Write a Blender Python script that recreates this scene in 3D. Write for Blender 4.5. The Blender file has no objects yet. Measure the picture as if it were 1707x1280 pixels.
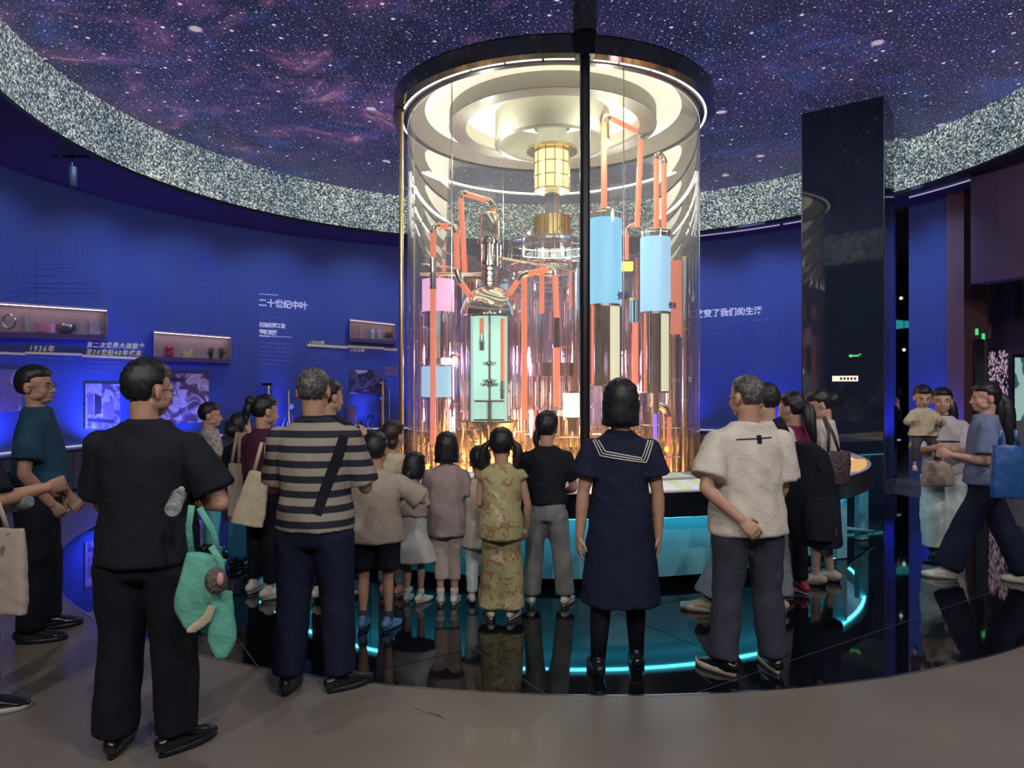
import bpy, math, random
from mathutils import Vector, Matrix, noise as mnoise
from mathutils.bvhtree import BVHTree
random.seed(7)
S = bpy.context.scene
COL = S.collection
PI = math.pi
V = Vector

# ------------------------------------------------------------------ camera, world, exposure
FPX, CX, CY, EYE = 1180.0, 853.5, 640.0, 1.65      # focal length in pixels of the 1707 px wide frame
cd = bpy.data.cameras.new('camera'); cam = bpy.data.objects.new('camera', cd); COL.objects.link(cam)
cd.sensor_width = 36; cd.lens = FPX / 1707 * 36; cd.clip_start = .05
cam.location = (0, 0, EYE); cam.rotation_euler = (PI / 2, 0, 0); S.camera = cam
S.view_settings.view_transform = 'Standard'; S.view_settings.look = 'None'
S.view_settings.gamma = 1; S.view_settings.exposure = 0; S.view_settings.use_curve_mapping = False
S.cycles.max_bounces = 10; S.cycles.transparent_max_bounces = 16; S.cycles.glossy_bounces = 5
S.cycles.diffuse_bounces = 2; S.cycles.sample_clamp_indirect = 4; S.cycles.caustics_reflective = False; S.cycles.caustics_refractive = False
wd = bpy.data.worlds.new('world'); S.world = wd; wd.use_nodes = True
wd.node_tree.nodes['Background'].inputs[0].default_value = (.12, .13, .22, 1)
wd.node_tree.nodes['Background'].inputs[1].default_value = .25

CEN = V((.52, 9.2, 0))                              # centre of the round hall
def light(kind, loc, energy, color=(1, 1, 1), target=None, **k):
    l = bpy.data.lights.new('lamp_light', kind); l.energy = energy; l.color = color
    o = bpy.data.objects.new('lamp_light', l); COL.objects.link(o); o.location = loc
    for a, b in k.items(): setattr(l, a, b)
    if target is not None:
        o.rotation_euler = (V(target) - V(loc)).to_track_quat('-Z', 'Y').to_euler()
    return o
# lamps of the hall: soft ceiling lamps over the visitors, behind the camera; last one added to brighten right-hand faces
for x_, y_, e_, c_, t_ in ((-3.4, -.6, 150, (1, .90, .80), (-1.6, 4.5, .8)), (-1.2, -1.4, 150, (1, .90, .80), (-.4, 4.5, .8)), (1.2, -1.4, 150, (.95, .93, 1), (.6, 4.5, .8)), (3.4, -.6, 150, (.95, .92, 1), (1.8, 5, .8)), (0, 2.0, 90, (1, .9, .8), (0, 2.4, 0)), (4.6, 3.4, 170, (1, .86, .84), (4.2, 6.6, 1.0))):
    light('SPOT', (x_, y_, 4.68), e_ * 1.6, c_, t_, shadow_soft_size=.10, spot_size=2.5, spot_blend=1)
# lights added inside the exhibit: points standing in for the lit disc, amber foot, pink back
for k_ in range(4):
    light('POINT', (.52 + 1.0 * math.cos(.6 + k_ * PI / 2), 9.2 + 1.0 * math.sin(.6 + k_ * PI / 2), 4.6), 26, (.98, 1, .78), shadow_soft_size=.03)
light('AREA', (.52, 9.2, .42), 120, (1, .44, .14), (.52, 9.2, 5), shape='DISK', size=3.0)
light('POINT', (.2, 9.9, 2.0), 130, (1, .45, .72), shadow_soft_size=.25)
light('POINT', (1.15, 9.9, 1.5), 60, (1, .55, .45), shadow_soft_size=.2)
light('POINT', (-.3, 9.6, 1.1), 50, (1, .55, .45), shadow_soft_size=.2)
light('POINT', (-.75, 9.9, 2.0), 70, (.8, .5, 1), shadow_soft_size=.2)
light('POINT', (.52, 9.6, 3.9), 22, (.9, 1, .9), shadow_soft_size=.2)
# blue wall washers in the counter, more added under the soffit to brighten the wall
for a_, e_ in ((172, 60), (158, 180), (146, 40), (132, 40), (118, 40), (104, 170), (90, 40), (76, 40), (62, 45), (48, 45), (36, 40), (22, 50)):
    x_, y_ = .2 + 7.15 * math.cos(math.radians(a_)), 8.9 + 7.15 * math.sin(math.radians(a_))
    light('AREA', (x_, y_, .72), e_ * .17, (.05, .09, 1), (.2 + 7.62 * math.cos(math.radians(a_)), 8.9 + 7.62 * math.sin(math.radians(a_)), 1.7), size=.25, spread=2.2)
    x_, y_ = .2 + 6.3 * math.cos(math.radians(a_)), 8.9 + 6.3 * math.sin(math.radians(a_))
    light('AREA', (x_, y_, 4.7), 11, (.34, .50, 1), (.2 + 7.6 * math.cos(math.radians(a_)), 8.9 + 7.6 * math.sin(math.radians(a_)), 2.2), size=.5, spread=1.9)

# ------------------------------------------------------------------ geometry helpers
def P(px, py, Y): return V(((px - CX) / FPX * Y, Y, EYE - (py - CY) / FPX * Y))
def at_floor(px, py):
    Y = EYE * FPX / (py - CY); return V(((px - CX) / FPX * Y, Y, 0))
WC, WR = V((.2, 8.9, 0)), 7.6
def wall_depth(px, R=WR, c=WC, near=False):
    t = (px - CX) / FPX; a = 1 + t * t; b = -2 * (t * c.x + c.y); q = c.x ** 2 + c.y ** 2 - R * R
    d = math.sqrt(max(0, b * b - 4 * a * q)); return (-b - d if near else -b + d) / (2 * a)
def W(px, py, off=0): return P(px, py, wall_depth(px, WR - off))
def wall_frame(px):
    p = W(px, CY); n = (WC - V((p.x, p.y, 0))).normalized(); n.z = 0
    t = V((0, 0, 1)).cross(n).normalized()
    if t.x < 0 and abs(n.y) > .3: t = -t
    return Matrix((t, V((0, 0, 1)), n)).transposed(), t, n

class G:
    def __init__(s): s.v = []; s.f = []
    def ring(s, pts): i = len(s.v); s.v += [tuple(p) for p in pts]; return i
    def skin(s, idx, n, closed=True, cap=True):
        for a, b in zip(idx[:-1], idx[1:]):
            for k in range(n if closed else n - 1):
                k2 = (k + 1) % n
                s.f.append((a + k, a + k2, b + k2, b + k))
        if cap and closed:
            s.f.append(tuple(idx[0] + k for k in reversed(range(n)))); s.f.append(tuple(idx[-1] + k for k in range(n)))
        return s
    def box(s, c, d, rz=0, M=None):
        c = V(c); R = M if M is not None else Matrix.Rotation(rz, 3, 'Z'); i = len(s.v)
        for z in (-.5, .5):
            for x, y in ((-.5, -.5), (.5, -.5), (.5, .5), (-.5, .5)):
                s.v.append(tuple(c + R @ V((x * d[0], y * d[1], z * d[2]))))
        s.f += [tuple(i + k for k in q) for q in ((3, 2, 1, 0), (4, 5, 6, 7), (0, 1, 5, 4), (1, 2, 6, 5), (2, 3, 7, 6), (3, 0, 4, 7))]
        return s
    def tube(s, pts, r, n=12, ref=None, round_=False, e=1):
        pts = [V(p) for p in pts]
        if not isinstance(r, (list, tuple)): r = [r] * len(pts)
        r = [x if isinstance(x, (tuple, list)) else (x, x) for x in r]
        P_, R_, D_ = [], [], []
        for i, p in enumerate(pts):
            d = (pts[min(i + 1, len(pts) - 1)] - pts[max(i - 1, 0)]).normalized()
            P_.append(p); R_.append(r[i]); D_.append(d)
        if round_:
            for end in (0, 1):
                p, q, d = (P_[0], R_[0], -D_[0]) if end == 0 else (P_[-1], R_[-1], D_[-1])
                m = min(q)
                ext = [(p + d * m * .5, (q[0] * .87, q[1] * .87)), (p + d * m * .85, (q[0] * .5, q[1] * .5)), (p + d * m, (q[0] * .12, q[1] * .12))]
                for pp, qq in ext:
                    if end == 0: P_.insert(0, pp); R_.insert(0, qq); D_.insert(0, D_[0])
                    else: P_.append(pp); R_.append(qq); D_.append(D_[-1])
        u = V(ref) if ref is not None else (V((1, 0, 0)) if abs(D_[0].x) < .8 else V((0, 1, 0)))
        idx = []
        for p, q, d in zip(P_, R_, D_):
            u = (u - d * u.dot(d)); u = u.normalized() if u.length > 1e-6 else d.orthogonal().normalized(); w = d.cross(u)
            idx.append(s.ring([p + u * q[0] * math.cos(2 * PI * k / n) + w * q[1] * math.sin(2 * PI * k / n) for k in range(n)]))
        return s.skin(idx, n)
    def loft(s, rings, n=24, cap=True):      # rings (cx, cy, z, rx, ry)
        idx = [s.ring([(cx + rx * math.cos(2 * PI * k / n), cy + ry * math.sin(2 * PI * k / n), z) for k in range(n)]) for cx, cy, z, rx, ry in rings]
        return s.skin(idx, n, cap=cap)
    def lathe(s, c, prof, n=32, cap=True, a0=0, a1=2 * PI):
        full = abs(a1 - a0 - 2 * PI) < 1e-6; m = n if full else n + 1
        idx = [s.ring([(c[0] + r * math.cos(a0 + (a1 - a0) * k / n), c[1] + r * math.sin(a0 + (a1 - a0) * k / n), c[2] + z) for k in range(m)]) for r, z in prof]
        return s.skin(idx, m, closed=full, cap=cap and full)
    def cyl(s, c, r, z0, z1, n=24): return s.lathe((c[0], c[1], 0), [(r, z0), (r, z1)], n)
    def arcslab(s, c, r0, r1, z0, z1, a0, a1, n=8):
        idx = []
        for k in range(n + 1):
            a = a0 + (a1 - a0) * k / n; x, y = math.cos(a), math.sin(a)
            idx.append(s.ring([(c[0] + r * x, c[1] + r * y, z) for r, z in ((r0, z0), (r1, z0), (r1, z1), (r0, z1))]))
        return s.skin(idx, 4)
    def ell(s, c, r, R=None, n=14, m=9):
        c = V(c); R = R or Matrix.Identity(3); idx = []
        for j in range(m + 1):
            t = PI * (.02 + .96 * j / m); z = -math.cos(t); q = math.sin(t)
            idx.append(s.ring([c + R @ V((r[0] * q * math.cos(2 * PI * k / n), r[1] * q * math.sin(2 * PI * k / n), r[2] * z)) for k in range(n)]))
        return s.skin(idx, n)
    def quad(s, a, b, c, d): i = s.ring([a, b, c, d]); s.f.append((i, i + 1, i + 2, i + 3)); return s
    def poly(s, pts): i = s.ring(pts); s.f.append(tuple(range(i, i + len(pts)))); return s
    def prism(s, pts, off):
        n = len(pts); off = V(off); a = s.ring(pts); b = s.ring([V(p) + off for p in pts])
        return s.skin([a, b], n)
    def mesh(s, name='m', smooth=True, sharp=40):
        me = bpy.data.meshes.new(name); me.from_pydata(s.v, [], s.f); me.update()
        if smooth:
            me.polygons.foreach_set('use_smooth', [True] * len(me.polygons))
            if sharp: me.set_sharp_from_angle(angle=math.radians(sharp))
        return me

def link(name, me, parent=None, m=None):
    o = bpy.data.objects.new(name, me); COL.objects.link(o)
    if parent is not None: o.parent = parent
    if m is not None and me is not None: me.materials.clear(); me.materials.append(m)
    return o
def obj(name, g, m, parent=None, smooth=True, sharp=40, kind=None):
    """world-space geometry; when parent is an Empty away from the origin the mesh is moved into its frame"""
    me = g.mesh(name, smooth, sharp)
    if parent is not None:
        M = Matrix.Identity(4); q = parent
        while q is not None: M = q.matrix_basis @ M; q = q.parent
        me.transform(M.inverted())
    o = link(name, me, parent, m)
    if kind: o['kind'] = kind
    return o
def thing(name, label, cat, loc=(0, 0, 0), rz=0, group=None):
    o = bpy.data.objects.new(name, None); COL.objects.link(o); o.location = loc; o.rotation_euler = (0, 0, rz)
    o.empty_display_size = .1
    o['label'] = label; o['category'] = cat
    if group: o['group'] = group
    return o
def tag(o, label, cat, group=None):
    o['label'] = label; o['category'] = cat
    if group: o['group'] = group
    return o
def struct(name, g, m, parent=None, smooth=True, sharp=40):
    o = obj(name, g, m, parent, smooth, sharp)
    if parent is None: o['kind'] = 'structure'
    return o

# ------------------------------------------------------------------ materials
def mat(name, c, rough=.6, metal=0, var=.12, scale=8, bump=0, bscale=30, em=None, es=0, trans=0, spec=None, coat=0, alpha=1, sheen=0):
    m = bpy.data.materials.new(name); m.use_nodes = True; nt = m.node_tree; N = nt.nodes; b = N['Principled BSDF']
    c = tuple(c) + (1,) if len(c) == 3 else c
    b.inputs['Roughness'].default_value = rough; b.inputs['Metallic'].default_value = metal
    if spec is not None: b.inputs['Specular IOR Level'].default_value = spec
    if trans: b.inputs['Transmission Weight'].default_value = trans
    if coat: b.inputs['Coat Weight'].default_value = coat; b.inputs['Coat Roughness'].default_value = .08
    if alpha < 1: b.inputs['Alpha'].default_value = alpha
    if sheen: b.inputs['Sheen Weight'].default_value = sheen
    tc = N.new('ShaderNodeTexCoord')
    if var:
        nz = N.new('ShaderNodeTexNoise'); nz.inputs['Scale'].default_value = scale; nz.inputs['Detail'].default_value = 4
        nt.links.new(tc.outputs['Object'], nz.inputs['Vector'])
        r = N.new('ShaderNodeValToRGB'); e = r.color_ramp.elements
        e[0].position = .3; e[1].position = .7
        e[0].color = tuple(x * (1 - var) for x in c[:3]) + (1,); e[1].color = tuple(min(1, x * (1 + var)) for x in c[:3]) + (1,)
        nt.links.new(nz.outputs[0], r.inputs[0]); nt.links.new(r.outputs[0], b.inputs['Base Color'])
    else: b.inputs['Base Color'].default_value = c
    if bump:
        n2 = N.new('ShaderNodeTexNoise'); n2.inputs['Scale'].default_value = bscale; n2.inputs['Detail'].default_value = 3
        bp = N.new('ShaderNodeBump'); bp.inputs['Strength'].default_value = bump; bp.inputs['Distance'].default_value = .02
        nt.links.new(tc.outputs['Object'], n2.inputs['Vector']); nt.links.new(n2.outputs[0], bp.inputs['Height']); nt.links.new(bp.outputs[0], b.inputs['Normal'])
    if em is not None:
        b.inputs['Emission Color'].default_value = tuple(em) + (1,); b.inputs['Emission Strength'].default_value = es
    return m
def nodes(name):
    m = bpy.data.materials.new(name); m.use_nodes = True; nt = m.node_tree
    return m, nt, nt.nodes, nt.links, nt.nodes['Principled BSDF']
def ramp(N, stops, mode='LINEAR'):
    r = N.new('ShaderNodeValToRGB'); r.color_ramp.interpolation = mode; e = r.color_ramp.elements
    while len(e) < len(stops): e.new(.5)
    for k, (p, c) in enumerate(stops): e[k].position = p; e[k].color = tuple(c) + (1,) if len(c) == 3 else c
    return r
def mixc(N, L, fac, a, b, mode='MIX'):
    x = N.new('ShaderNodeMix'); x.data_type = 'RGBA'; x.blend_type = mode
    for sock, val in ((x.inputs[0], fac), (x.inputs[6], a), (x.inputs[7], b)):
        if hasattr(val, 'links'): L.new(val, sock)
        else: sock.default_value = val if isinstance(val, float) else (tuple(val) + (1,) if len(val) == 3 else val)
    return x.outputs[2]
def tex(N, L, kind, scale, coord='Object', vec=None, **k):
    t = N.new('ShaderNodeTex' + kind); t.inputs['Scale'].default_value = scale
    for a, b in k.items():
        if a in t.inputs: t.inputs[a].default_value = b
        else: setattr(t, a, b)
    if vec is None: vec = N.new('ShaderNodeTexCoord').outputs[coord]
    L.new(vec, t.inputs['Vector']); return t

# starry ceiling print, made to glow in place of ambient light
def m_stars():
    m, nt, N, L, b = nodes('starry ceiling print'); tc = N.new('ShaderNodeTexCoord').outputs['Object']
    n1 = tex(N, L, 'Noise', .55, vec=tc, Detail=6, Distortion=.8); r1 = ramp(N, [(.35, (.011, .013, .036)), (.55, (.017, .018, .062)), (.72, (.028, .020, .066))])
    L.new(n1.outputs[0], r1.inputs[0])
    n2 = tex(N, L, 'Noise', .8, vec=tc, Detail=9, Distortion=.8, Roughness=.68); r2 = ramp(N, [(.49, (0, 0, 0)), (.60, (.06, .018, .045)), (.70, (.42, .20, .24))])
    L.new(n2.outputs[0], r2.inputs[0])
    mp = N.new('ShaderNodeMapping'); mp.inputs['Location'].default_value = (.85, .2, 0); mp.inputs['Scale'].default_value = (.25, .24, 1)
    L.new(tc, mp.inputs[0]); gr = N.new('ShaderNodeTexGradient'); gr.gradient_type = 'SPHERICAL'; L.new(mp.outputs[0], gr.inputs[0])
    rg = ramp(N, [(0, (.1, .1, .1)), (.35, (1, 1, 1))]); L.new(gr.outputs[1], rg.inputs[0])
    neb = mixc(N, L, 1.0, r2.outputs[0], rg.outputs[0], 'MULTIPLY')
    n3 = tex(N, L, 'Noise', .9, vec=tc, Detail=7, Distortion=1.0); r3 = ramp(N, [(.55, (0, 0, 0)), (.8, (.01, .03, .14))]); L.new(n3.outputs[0], r3.inputs[0])
    col = mixc(N, L, 1.0, r1.outputs[0], neb, 'ADD'); col = mixc(N, L, 1.0, col, r3.outputs[0], 'ADD')
    for sc, th, c, keep in ((30, .17, (.16, .16, .26), .3), (13, .11, (.34, .34, .46), .45), (6, .085, (.46, .44, .54), .72), (2.3, .06, (.68, .56, .60), .62), (.8, .065, (.46, .34, .38), .72)):
        vo = tex(N, L, 'Voronoi', sc, vec=tc, voronoi_dimensions='2D')
        rr = ramp(N, [(0, c), (th * .6, c), (th, (0, 0, 0))]); L.new(vo.outputs['Distance'], rr.inputs[0])
        sp = N.new('ShaderNodeSeparateColor'); L.new(vo.outputs['Color'], sp.inputs[0])
        gt = N.new('ShaderNodeMath'); gt.operation = 'GREATER_THAN'; gt.inputs[1].default_value = keep; L.new(sp.outputs[0], gt.inputs[0])
        st = mixc(N, L, gt.outputs[0], (0, 0, 0), rr.outputs[0]); col = mixc(N, L, 1.0, col, st, 'ADD')
    b.inputs['Base Color'].default_value = (.02, .02, .05, 1); b.inputs['Roughness'].default_value = .5
    L.new(col, b.inputs['Emission Color']); b.inputs['Emission Strength'].default_value = 1.0
    return m
def m_glitter():
    m, nt, N, L, b = nodes('silver sequin band'); tc = N.new('ShaderNodeTexCoord').outputs['Object']
    vo = tex(N, L, 'Voronoi', 46, vec=tc); sp = N.new('ShaderNodeSeparateColor'); L.new(vo.outputs['Color'], sp.inputs[0])
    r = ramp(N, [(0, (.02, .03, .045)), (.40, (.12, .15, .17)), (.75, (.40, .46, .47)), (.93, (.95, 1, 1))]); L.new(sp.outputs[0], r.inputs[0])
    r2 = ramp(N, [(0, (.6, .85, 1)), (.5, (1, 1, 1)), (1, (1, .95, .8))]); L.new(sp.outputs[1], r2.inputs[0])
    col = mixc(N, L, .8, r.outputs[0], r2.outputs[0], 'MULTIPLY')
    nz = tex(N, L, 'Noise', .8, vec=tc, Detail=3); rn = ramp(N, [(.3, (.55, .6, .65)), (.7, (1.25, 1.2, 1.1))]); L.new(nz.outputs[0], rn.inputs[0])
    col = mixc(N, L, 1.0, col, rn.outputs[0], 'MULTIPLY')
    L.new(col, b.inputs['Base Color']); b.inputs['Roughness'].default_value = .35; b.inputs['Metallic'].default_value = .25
    L.new(col, b.inputs['Emission Color']); b.inputs['Emission Strength'].default_value = .75  # glow put into the sequins in place of lamps shining on them
    return m
def m_glass(name, tint=(1, 1, 1), refl=.06, k=.6, haze=.02):
    m = bpy.data.materials.new(name); m.use_nodes = True; nt = m.node_tree; N = nt.nodes; L = nt.links; N.clear()
    o = N.new('ShaderNodeOutputMaterial'); t = N.new('ShaderNodeBsdfTransparent'); t.inputs[0].default_value = tuple(tint) + (1,)
    g = N.new('ShaderNodeBsdfGlossy'); g.inputs['Roughness'].default_value = .02; g.inputs[0].default_value = (1, 1, 1, 1)
    lw = N.new('ShaderNodeLayerWeight'); lw.inputs[0].default_value = .25
    ma = N.new('ShaderNodeMath'); ma.operation = 'MULTIPLY_ADD'; ma.inputs[1].default_value = k; ma.inputs[2].default_value = refl; L.new(lw.outputs['Fresnel'], ma.inputs[0])
    df = N.new('ShaderNodeBsdfDiffuse'); df.inputs[0].default_value = (.8, .85, .8, 1); tl = N.new('ShaderNodeBsdfTranslucent'); tl.inputs[0].default_value = (.8, .85, .8, 1); a2 = N.new('ShaderNodeMixShader'); L.new(df.outputs[0], a2.inputs[1]); L.new(tl.outputs[0], a2.inputs[2])
    x2 = N.new('ShaderNodeMixShader'); x2.inputs[0].default_value = haze; L.new(t.outputs[0], x2.inputs[1]); L.new(a2.outputs[0], x2.inputs[2])  # pale share mixed into the glass to imitate milky haze and reflections
    x = N.new('ShaderNodeMixShader'); L.new(ma.outputs[0], x.inputs[0]); L.new(x2.outputs[0], x.inputs[1]); L.new(g.outputs[0], x.inputs[2]); L.new(x.outputs[0], o.inputs[0])
    return m
M = {}
M['stars'] = m_stars(); M['glitter'] = m_glitter()
M['glass'] = m_glass('clear tube glass', (.95, .97, .94), .05, .8, .11)
M['smoke'] = m_glass('smoked added reflector', (.62, .56, .66), .34, .5, .22)
M['glass2'] = m_glass('thin display glass', (.95, .97, 1), .05, .5)
M['chrome'] = mat('chrome', (.82, .80, .78), .08, 1, .04, 5)
M['steel'] = mat('brushed steel', (.55, .54, .55), .22, 1, .1, 5)
M['gold'] = mat('gold anodised metal', (.85, .68, .32), .25, 1, .08, 6)
M['brass'] = mat('aged brass', (.42, .29, .16), .35, 1, .2, 9)
M['mirror'] = mat('dark mirror lacquer', (.018, .028, .06), .04, 0, .1, 3, spec=.9)  # navy base stands in for the blue hall mirrored in the column
M['canopy'] = mat('smoked mirror', (.20, .22, .17), .12, .75, .2, 2)
M['blackmetal'] = mat('black powder coat', (.012, .014, .02), .35, 0, .1, 5)
M['orange'] = mat('orange pipe enamel', (.95, .22, .12), .35, 0, .06, 6, em=(1, .29, .17), es=.80)  # glow added to the enamel so the pipes look brightly lit
M['white_lit'] = mat('backlit white acrylic', (.9, .88, .8), .5, 0, .02, 2, em=(1, .96, .76), es=.98)
M['drum'] = mat('matt white drum', (.50, .48, .42), .6, 0, .04, 2)
M['drumd'] = mat('grey ring lacquer', (.26, .25, .23), .4, 0, .04, 2)
M['cyan_lit'] = mat('backlit blue acrylic', (.3, .6, .8), .3, 0, .06, 1.5, em=(.24, .66, 1), es=.86)
M['cyan_lit2'] = mat('backlit pale blue acrylic', (.3, .6, .8), .3, 0, .1, 1.5, em=(.42, .72, 1), es=.9)
M['pink_lit'] = mat('backlit pink acrylic', (.9, .5, .7), .3, 0, .05, 2, em=(1, .52, .82), es=1.0)
M['mint_lit'] = mat('backlit mint acrylic', (.5, .8, .7), .4, 0, .05, 2, em=(.52, .78, .68), es=1.0)
M['cream_lit'] = mat('backlit cream strip', (.8, .8, .6), .4, 0, .04, 2, em=(.9, .9, .62), es=.75)
M['violet_lit'] = mat('violet lamp tube', (.3, .2, .9), .4, 0, 0, em=(.3, .15, 1), es=1)
M['warm_lit'] = mat('warm white lamp box', (.9, .8, .8), .4, 0, 0, em=(1, .85, .85), es=1.1)
M['amber_lit'] = mat('amber lamp', (.9, .5, .1), .4, 0, 0, em=(1, .5, .08), es=2.2)
M['yellow_lit'] = mat('backlit yellow lantern', (.9, .75, .35), .4, 0, .08, 3, em=(1, .80, .36), es=.8)
M['led_white'] = mat('white led line', (1, 1, 1), .4, 0, 0, em=(1, .98, .9), es=1.5)
M['led_cyan'] = mat('cyan led strip', (.3, .9, 1), .4, 0, 0, em=(.10, .75, 1), es=9)
M['led_wall'] = mat('cool white led line', (1, 1, 1), .4, 0, 0, em=(.6, .6, .9), es=.5)
M['panel'] = mat('cyan light tinted laminate', (.22, .52, .60), .35, 0, .03, 2)  # white laminate with the cyan light of the strip put into its colour
M['apron'] = mat('black lacquer apron', (.006, .007, .014), .3, 0, .1, 4)
M['tabletop'] = mat('lit table print', (.45, .42, .46), .3, 0, .15, 2.5, em=(.45, .42, .5), es=.25)
M['blue'] = mat('deep blue wall paint', (.065, .10, .33), .6, 0, .08, .6)
M['print'] = mat('pale blue wall print', (.09, .14, .62), .6, 0, .1, 5)
M['letter'] = mat('white wall lettering', (.75, .75, .85), .6, 0, 0, em=(.7, .65, .85), es=.25)
M['letter2'] = mat('pale blue small lettering', (.16, .2, .45), .6, 0, 0)
M['yellowline'] = mat('pale gold strip', (.75, .62, .30), .5, 0, 0, em=(.7, .6, .3), es=.12)
M['soffit'] = mat('dark plum soffit paint', (.10, .055, .085), .7, 0, .15, 1)
M['pilaster'] = mat('rose brown wall paint', (.20, .10, .11), .6, 0, .1, 2)
M['violetwall'] = mat('mauve wall paint', (.16, .10, .20), .6, 0, .12, 1.2)
M['concrete'] = mat('grey beige polished floor', (.20, .175, .155), .32, 0, .10, 1.4, bump=.02, bscale=6)
M['tile'] = mat('black polished tile', (.005, .006, .010), .035, 0, .2, 2, spec=1.0, bump=.012, bscale=2.5)
M['grout'] = mat('grey tile joint', (.16, .17, .22), .5, 0, .1, 6)
M['cabinet'] = mat('taupe cabinet lacquer', (.10, .085, .105), .4, 0, .08, 2)
M['cabtop'] = mat('dark counter top', (.03, .028, .04), .25, 0, .1, 3)
M['case'] = mat('pinkish showcase lining', (.50, .36, .40), .6, 0, .05, 3)
M['caselow'] = mat('plum showcase sill', (.10, .05, .10), .5, 0, .05, 3)

# ------------------------------------------------------------------ setting
def disc(c, R, z, n=96): return [(c[0] + R * math.cos(2 * PI * k / n), c[1] + R * math.sin(2 * PI * k / n), z) for k in range(n)]
# floor: concrete around, black tiles within radius 5.45
g = G(); n = 128; RB = 5.45
a = g.ring(disc(CEN, RB, 0, n)); b_ = g.ring(disc(CEN, 18, 0, n)); g.skin([a, b_], n, cap=False)
struct('floor', g, M['concrete'], smooth=False)
g = G(); g.poly(disc(CEN, RB, -.004, n)); fl = struct('floor_black_circle', g, M['grout'], smooth=False)
rim = G(); rim.arcslab(CEN, RB - .006, RB + .012, -.01, .003, 0, 2 * PI, 128); obj('rim', rim, M['steel'], fl)
def clip(poly, R, c, n=96):
    out = poly
    for k in range(n):
        a = 2 * PI * k / n; nx, ny = math.cos(a), math.sin(a); d = R
        new = []
        for i in range(len(out)):
            p, q = out[i], out[(i + 1) % len(out)]
            dp = (p[0] - c[0]) * nx + (p[1] - c[1]) * ny - d; dq = (q[0] - c[0]) * nx + (q[1] - c[1]) * ny - d
            if dp <= 0: new.append(p)
            if dp * dq < 0: t = dp / (dp - dq); new.append((p[0] + (q[0] - p[0]) * t, p[1] + (q[1] - p[1]) * t))
        out = new
        if not out: return []
    return out
TS, ang = 1.2, math.radians(33)
ca, sa = math.cos(ang), math.sin(ang)
for i in range(-6, 6):
    for j in range(-6, 6):
        q = [(i * TS + .004, j * TS + .004), ((i + 1) * TS - .004, j * TS + .004), ((i + 1) * TS - .004, (j + 1) * TS - .004), (i * TS + .004, (j + 1) * TS - .004)]
        q = [(CEN.x + x * ca - y * sa + .3, CEN.y + x * sa + y * ca + .2) for x, y in q]
        if min(math.hypot(x - CEN.x, y - CEN.y) for x, y in q) > RB: continue
        q = clip(q, RB - .008, CEN)
        if len(q) < 3: continue
        if max(math.hypot(x - CEN.x, y - CEN.y) for x, y in q) < 2.9: continue
        g = G(); g.prism([(x, y, -.003) for x, y in q], (0, 0, .003)); obj('tile', g, M['tile'], fl, smooth=False)
# ceilings
HC, HB, RC = 5.56, 4.78, 6.2
g = G(); g.poly([p for p in reversed(disc((0, 0), RC, 0, 128))]); o = struct('ceiling', g, M['stars'], smooth=False); o.location = (CEN.x, CEN.y, HC)
g = G(); a = g.ring(disc(CEN, RC + .03, HB, 128)); b_ = g.ring(disc(CEN, 18, HB, 128)); g.skin([b_, a], 128, cap=False); struct('ceiling_outer', g, M['soffit'], smooth=False)
g = G(); g.arcslab((0, 0), RC, RC + .05, HB, HC + .02, 0, 2 * PI, 192); bd = struct('trim_1', g, M['glitter']); bd.location = (CEN.x, CEN.y, 0)
g = G(); g.arcslab((0, 0), RC - .012, RC + .055, HB - .05, HB, 0, 2 * PI, 192); o = struct('trim_2', g, M['blackmetal']); o.location = (CEN.x, CEN.y, 0)
g = G(); g.box((6.12, 11.42, (HB + HC) / 2), (.46, .34, HC - HB - .01), .12); struct('trim_3', g, M['glitter'], smooth=False)
# curved blue wall: photo x -120..1470 and the panel 1515..1607
def wall_seg(name, x0, x1, z0, z1, m, R=WR, n=60, th=.12, **k):
    pts = []
    for i in range(n + 1):
        px = x0 + (x1 - x0) * i / n; Y = wall_depth(px, R); pts.append(((px - CX) / FPX * Y, Y))
    g = G(); idx = []
    for x, y in pts:
        d = (V((x, y)) - WC.xy).normalized()
        idx.append(g.ring([(x, y, z0), (x + d.x * th, y + d.y * th, z0), (x + d.x * th, y + d.y * th, z1), (x, y, z1)]))
    g.skin(idx, 4); return struct(name, g, m, **k)
wl = wall_seg('wall_left', -260, 900, 0, HB, M['blue'])
wr = wall_seg('wall_back', 900, 1487, 0, HB, M['blue'])
wp = wall_seg('wall_right', 1515, 1607, 0, HB, M['blue'])
for s_, (x0, x1) in enumerate(((1150, 1300), (1306, 1480), (1516, 1700))):   # thin light lines where wall and soffit meet
    g = G(); pts = [W(x0 + (x1 - x0) * i / 12, CY, .55) for i in range(13)]
    g.tube([(p.x, p.y, HB - .02) for p in pts], .012, 6); struct('trim_%d' % (4 + s_), g, M['led_wall'])
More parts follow.
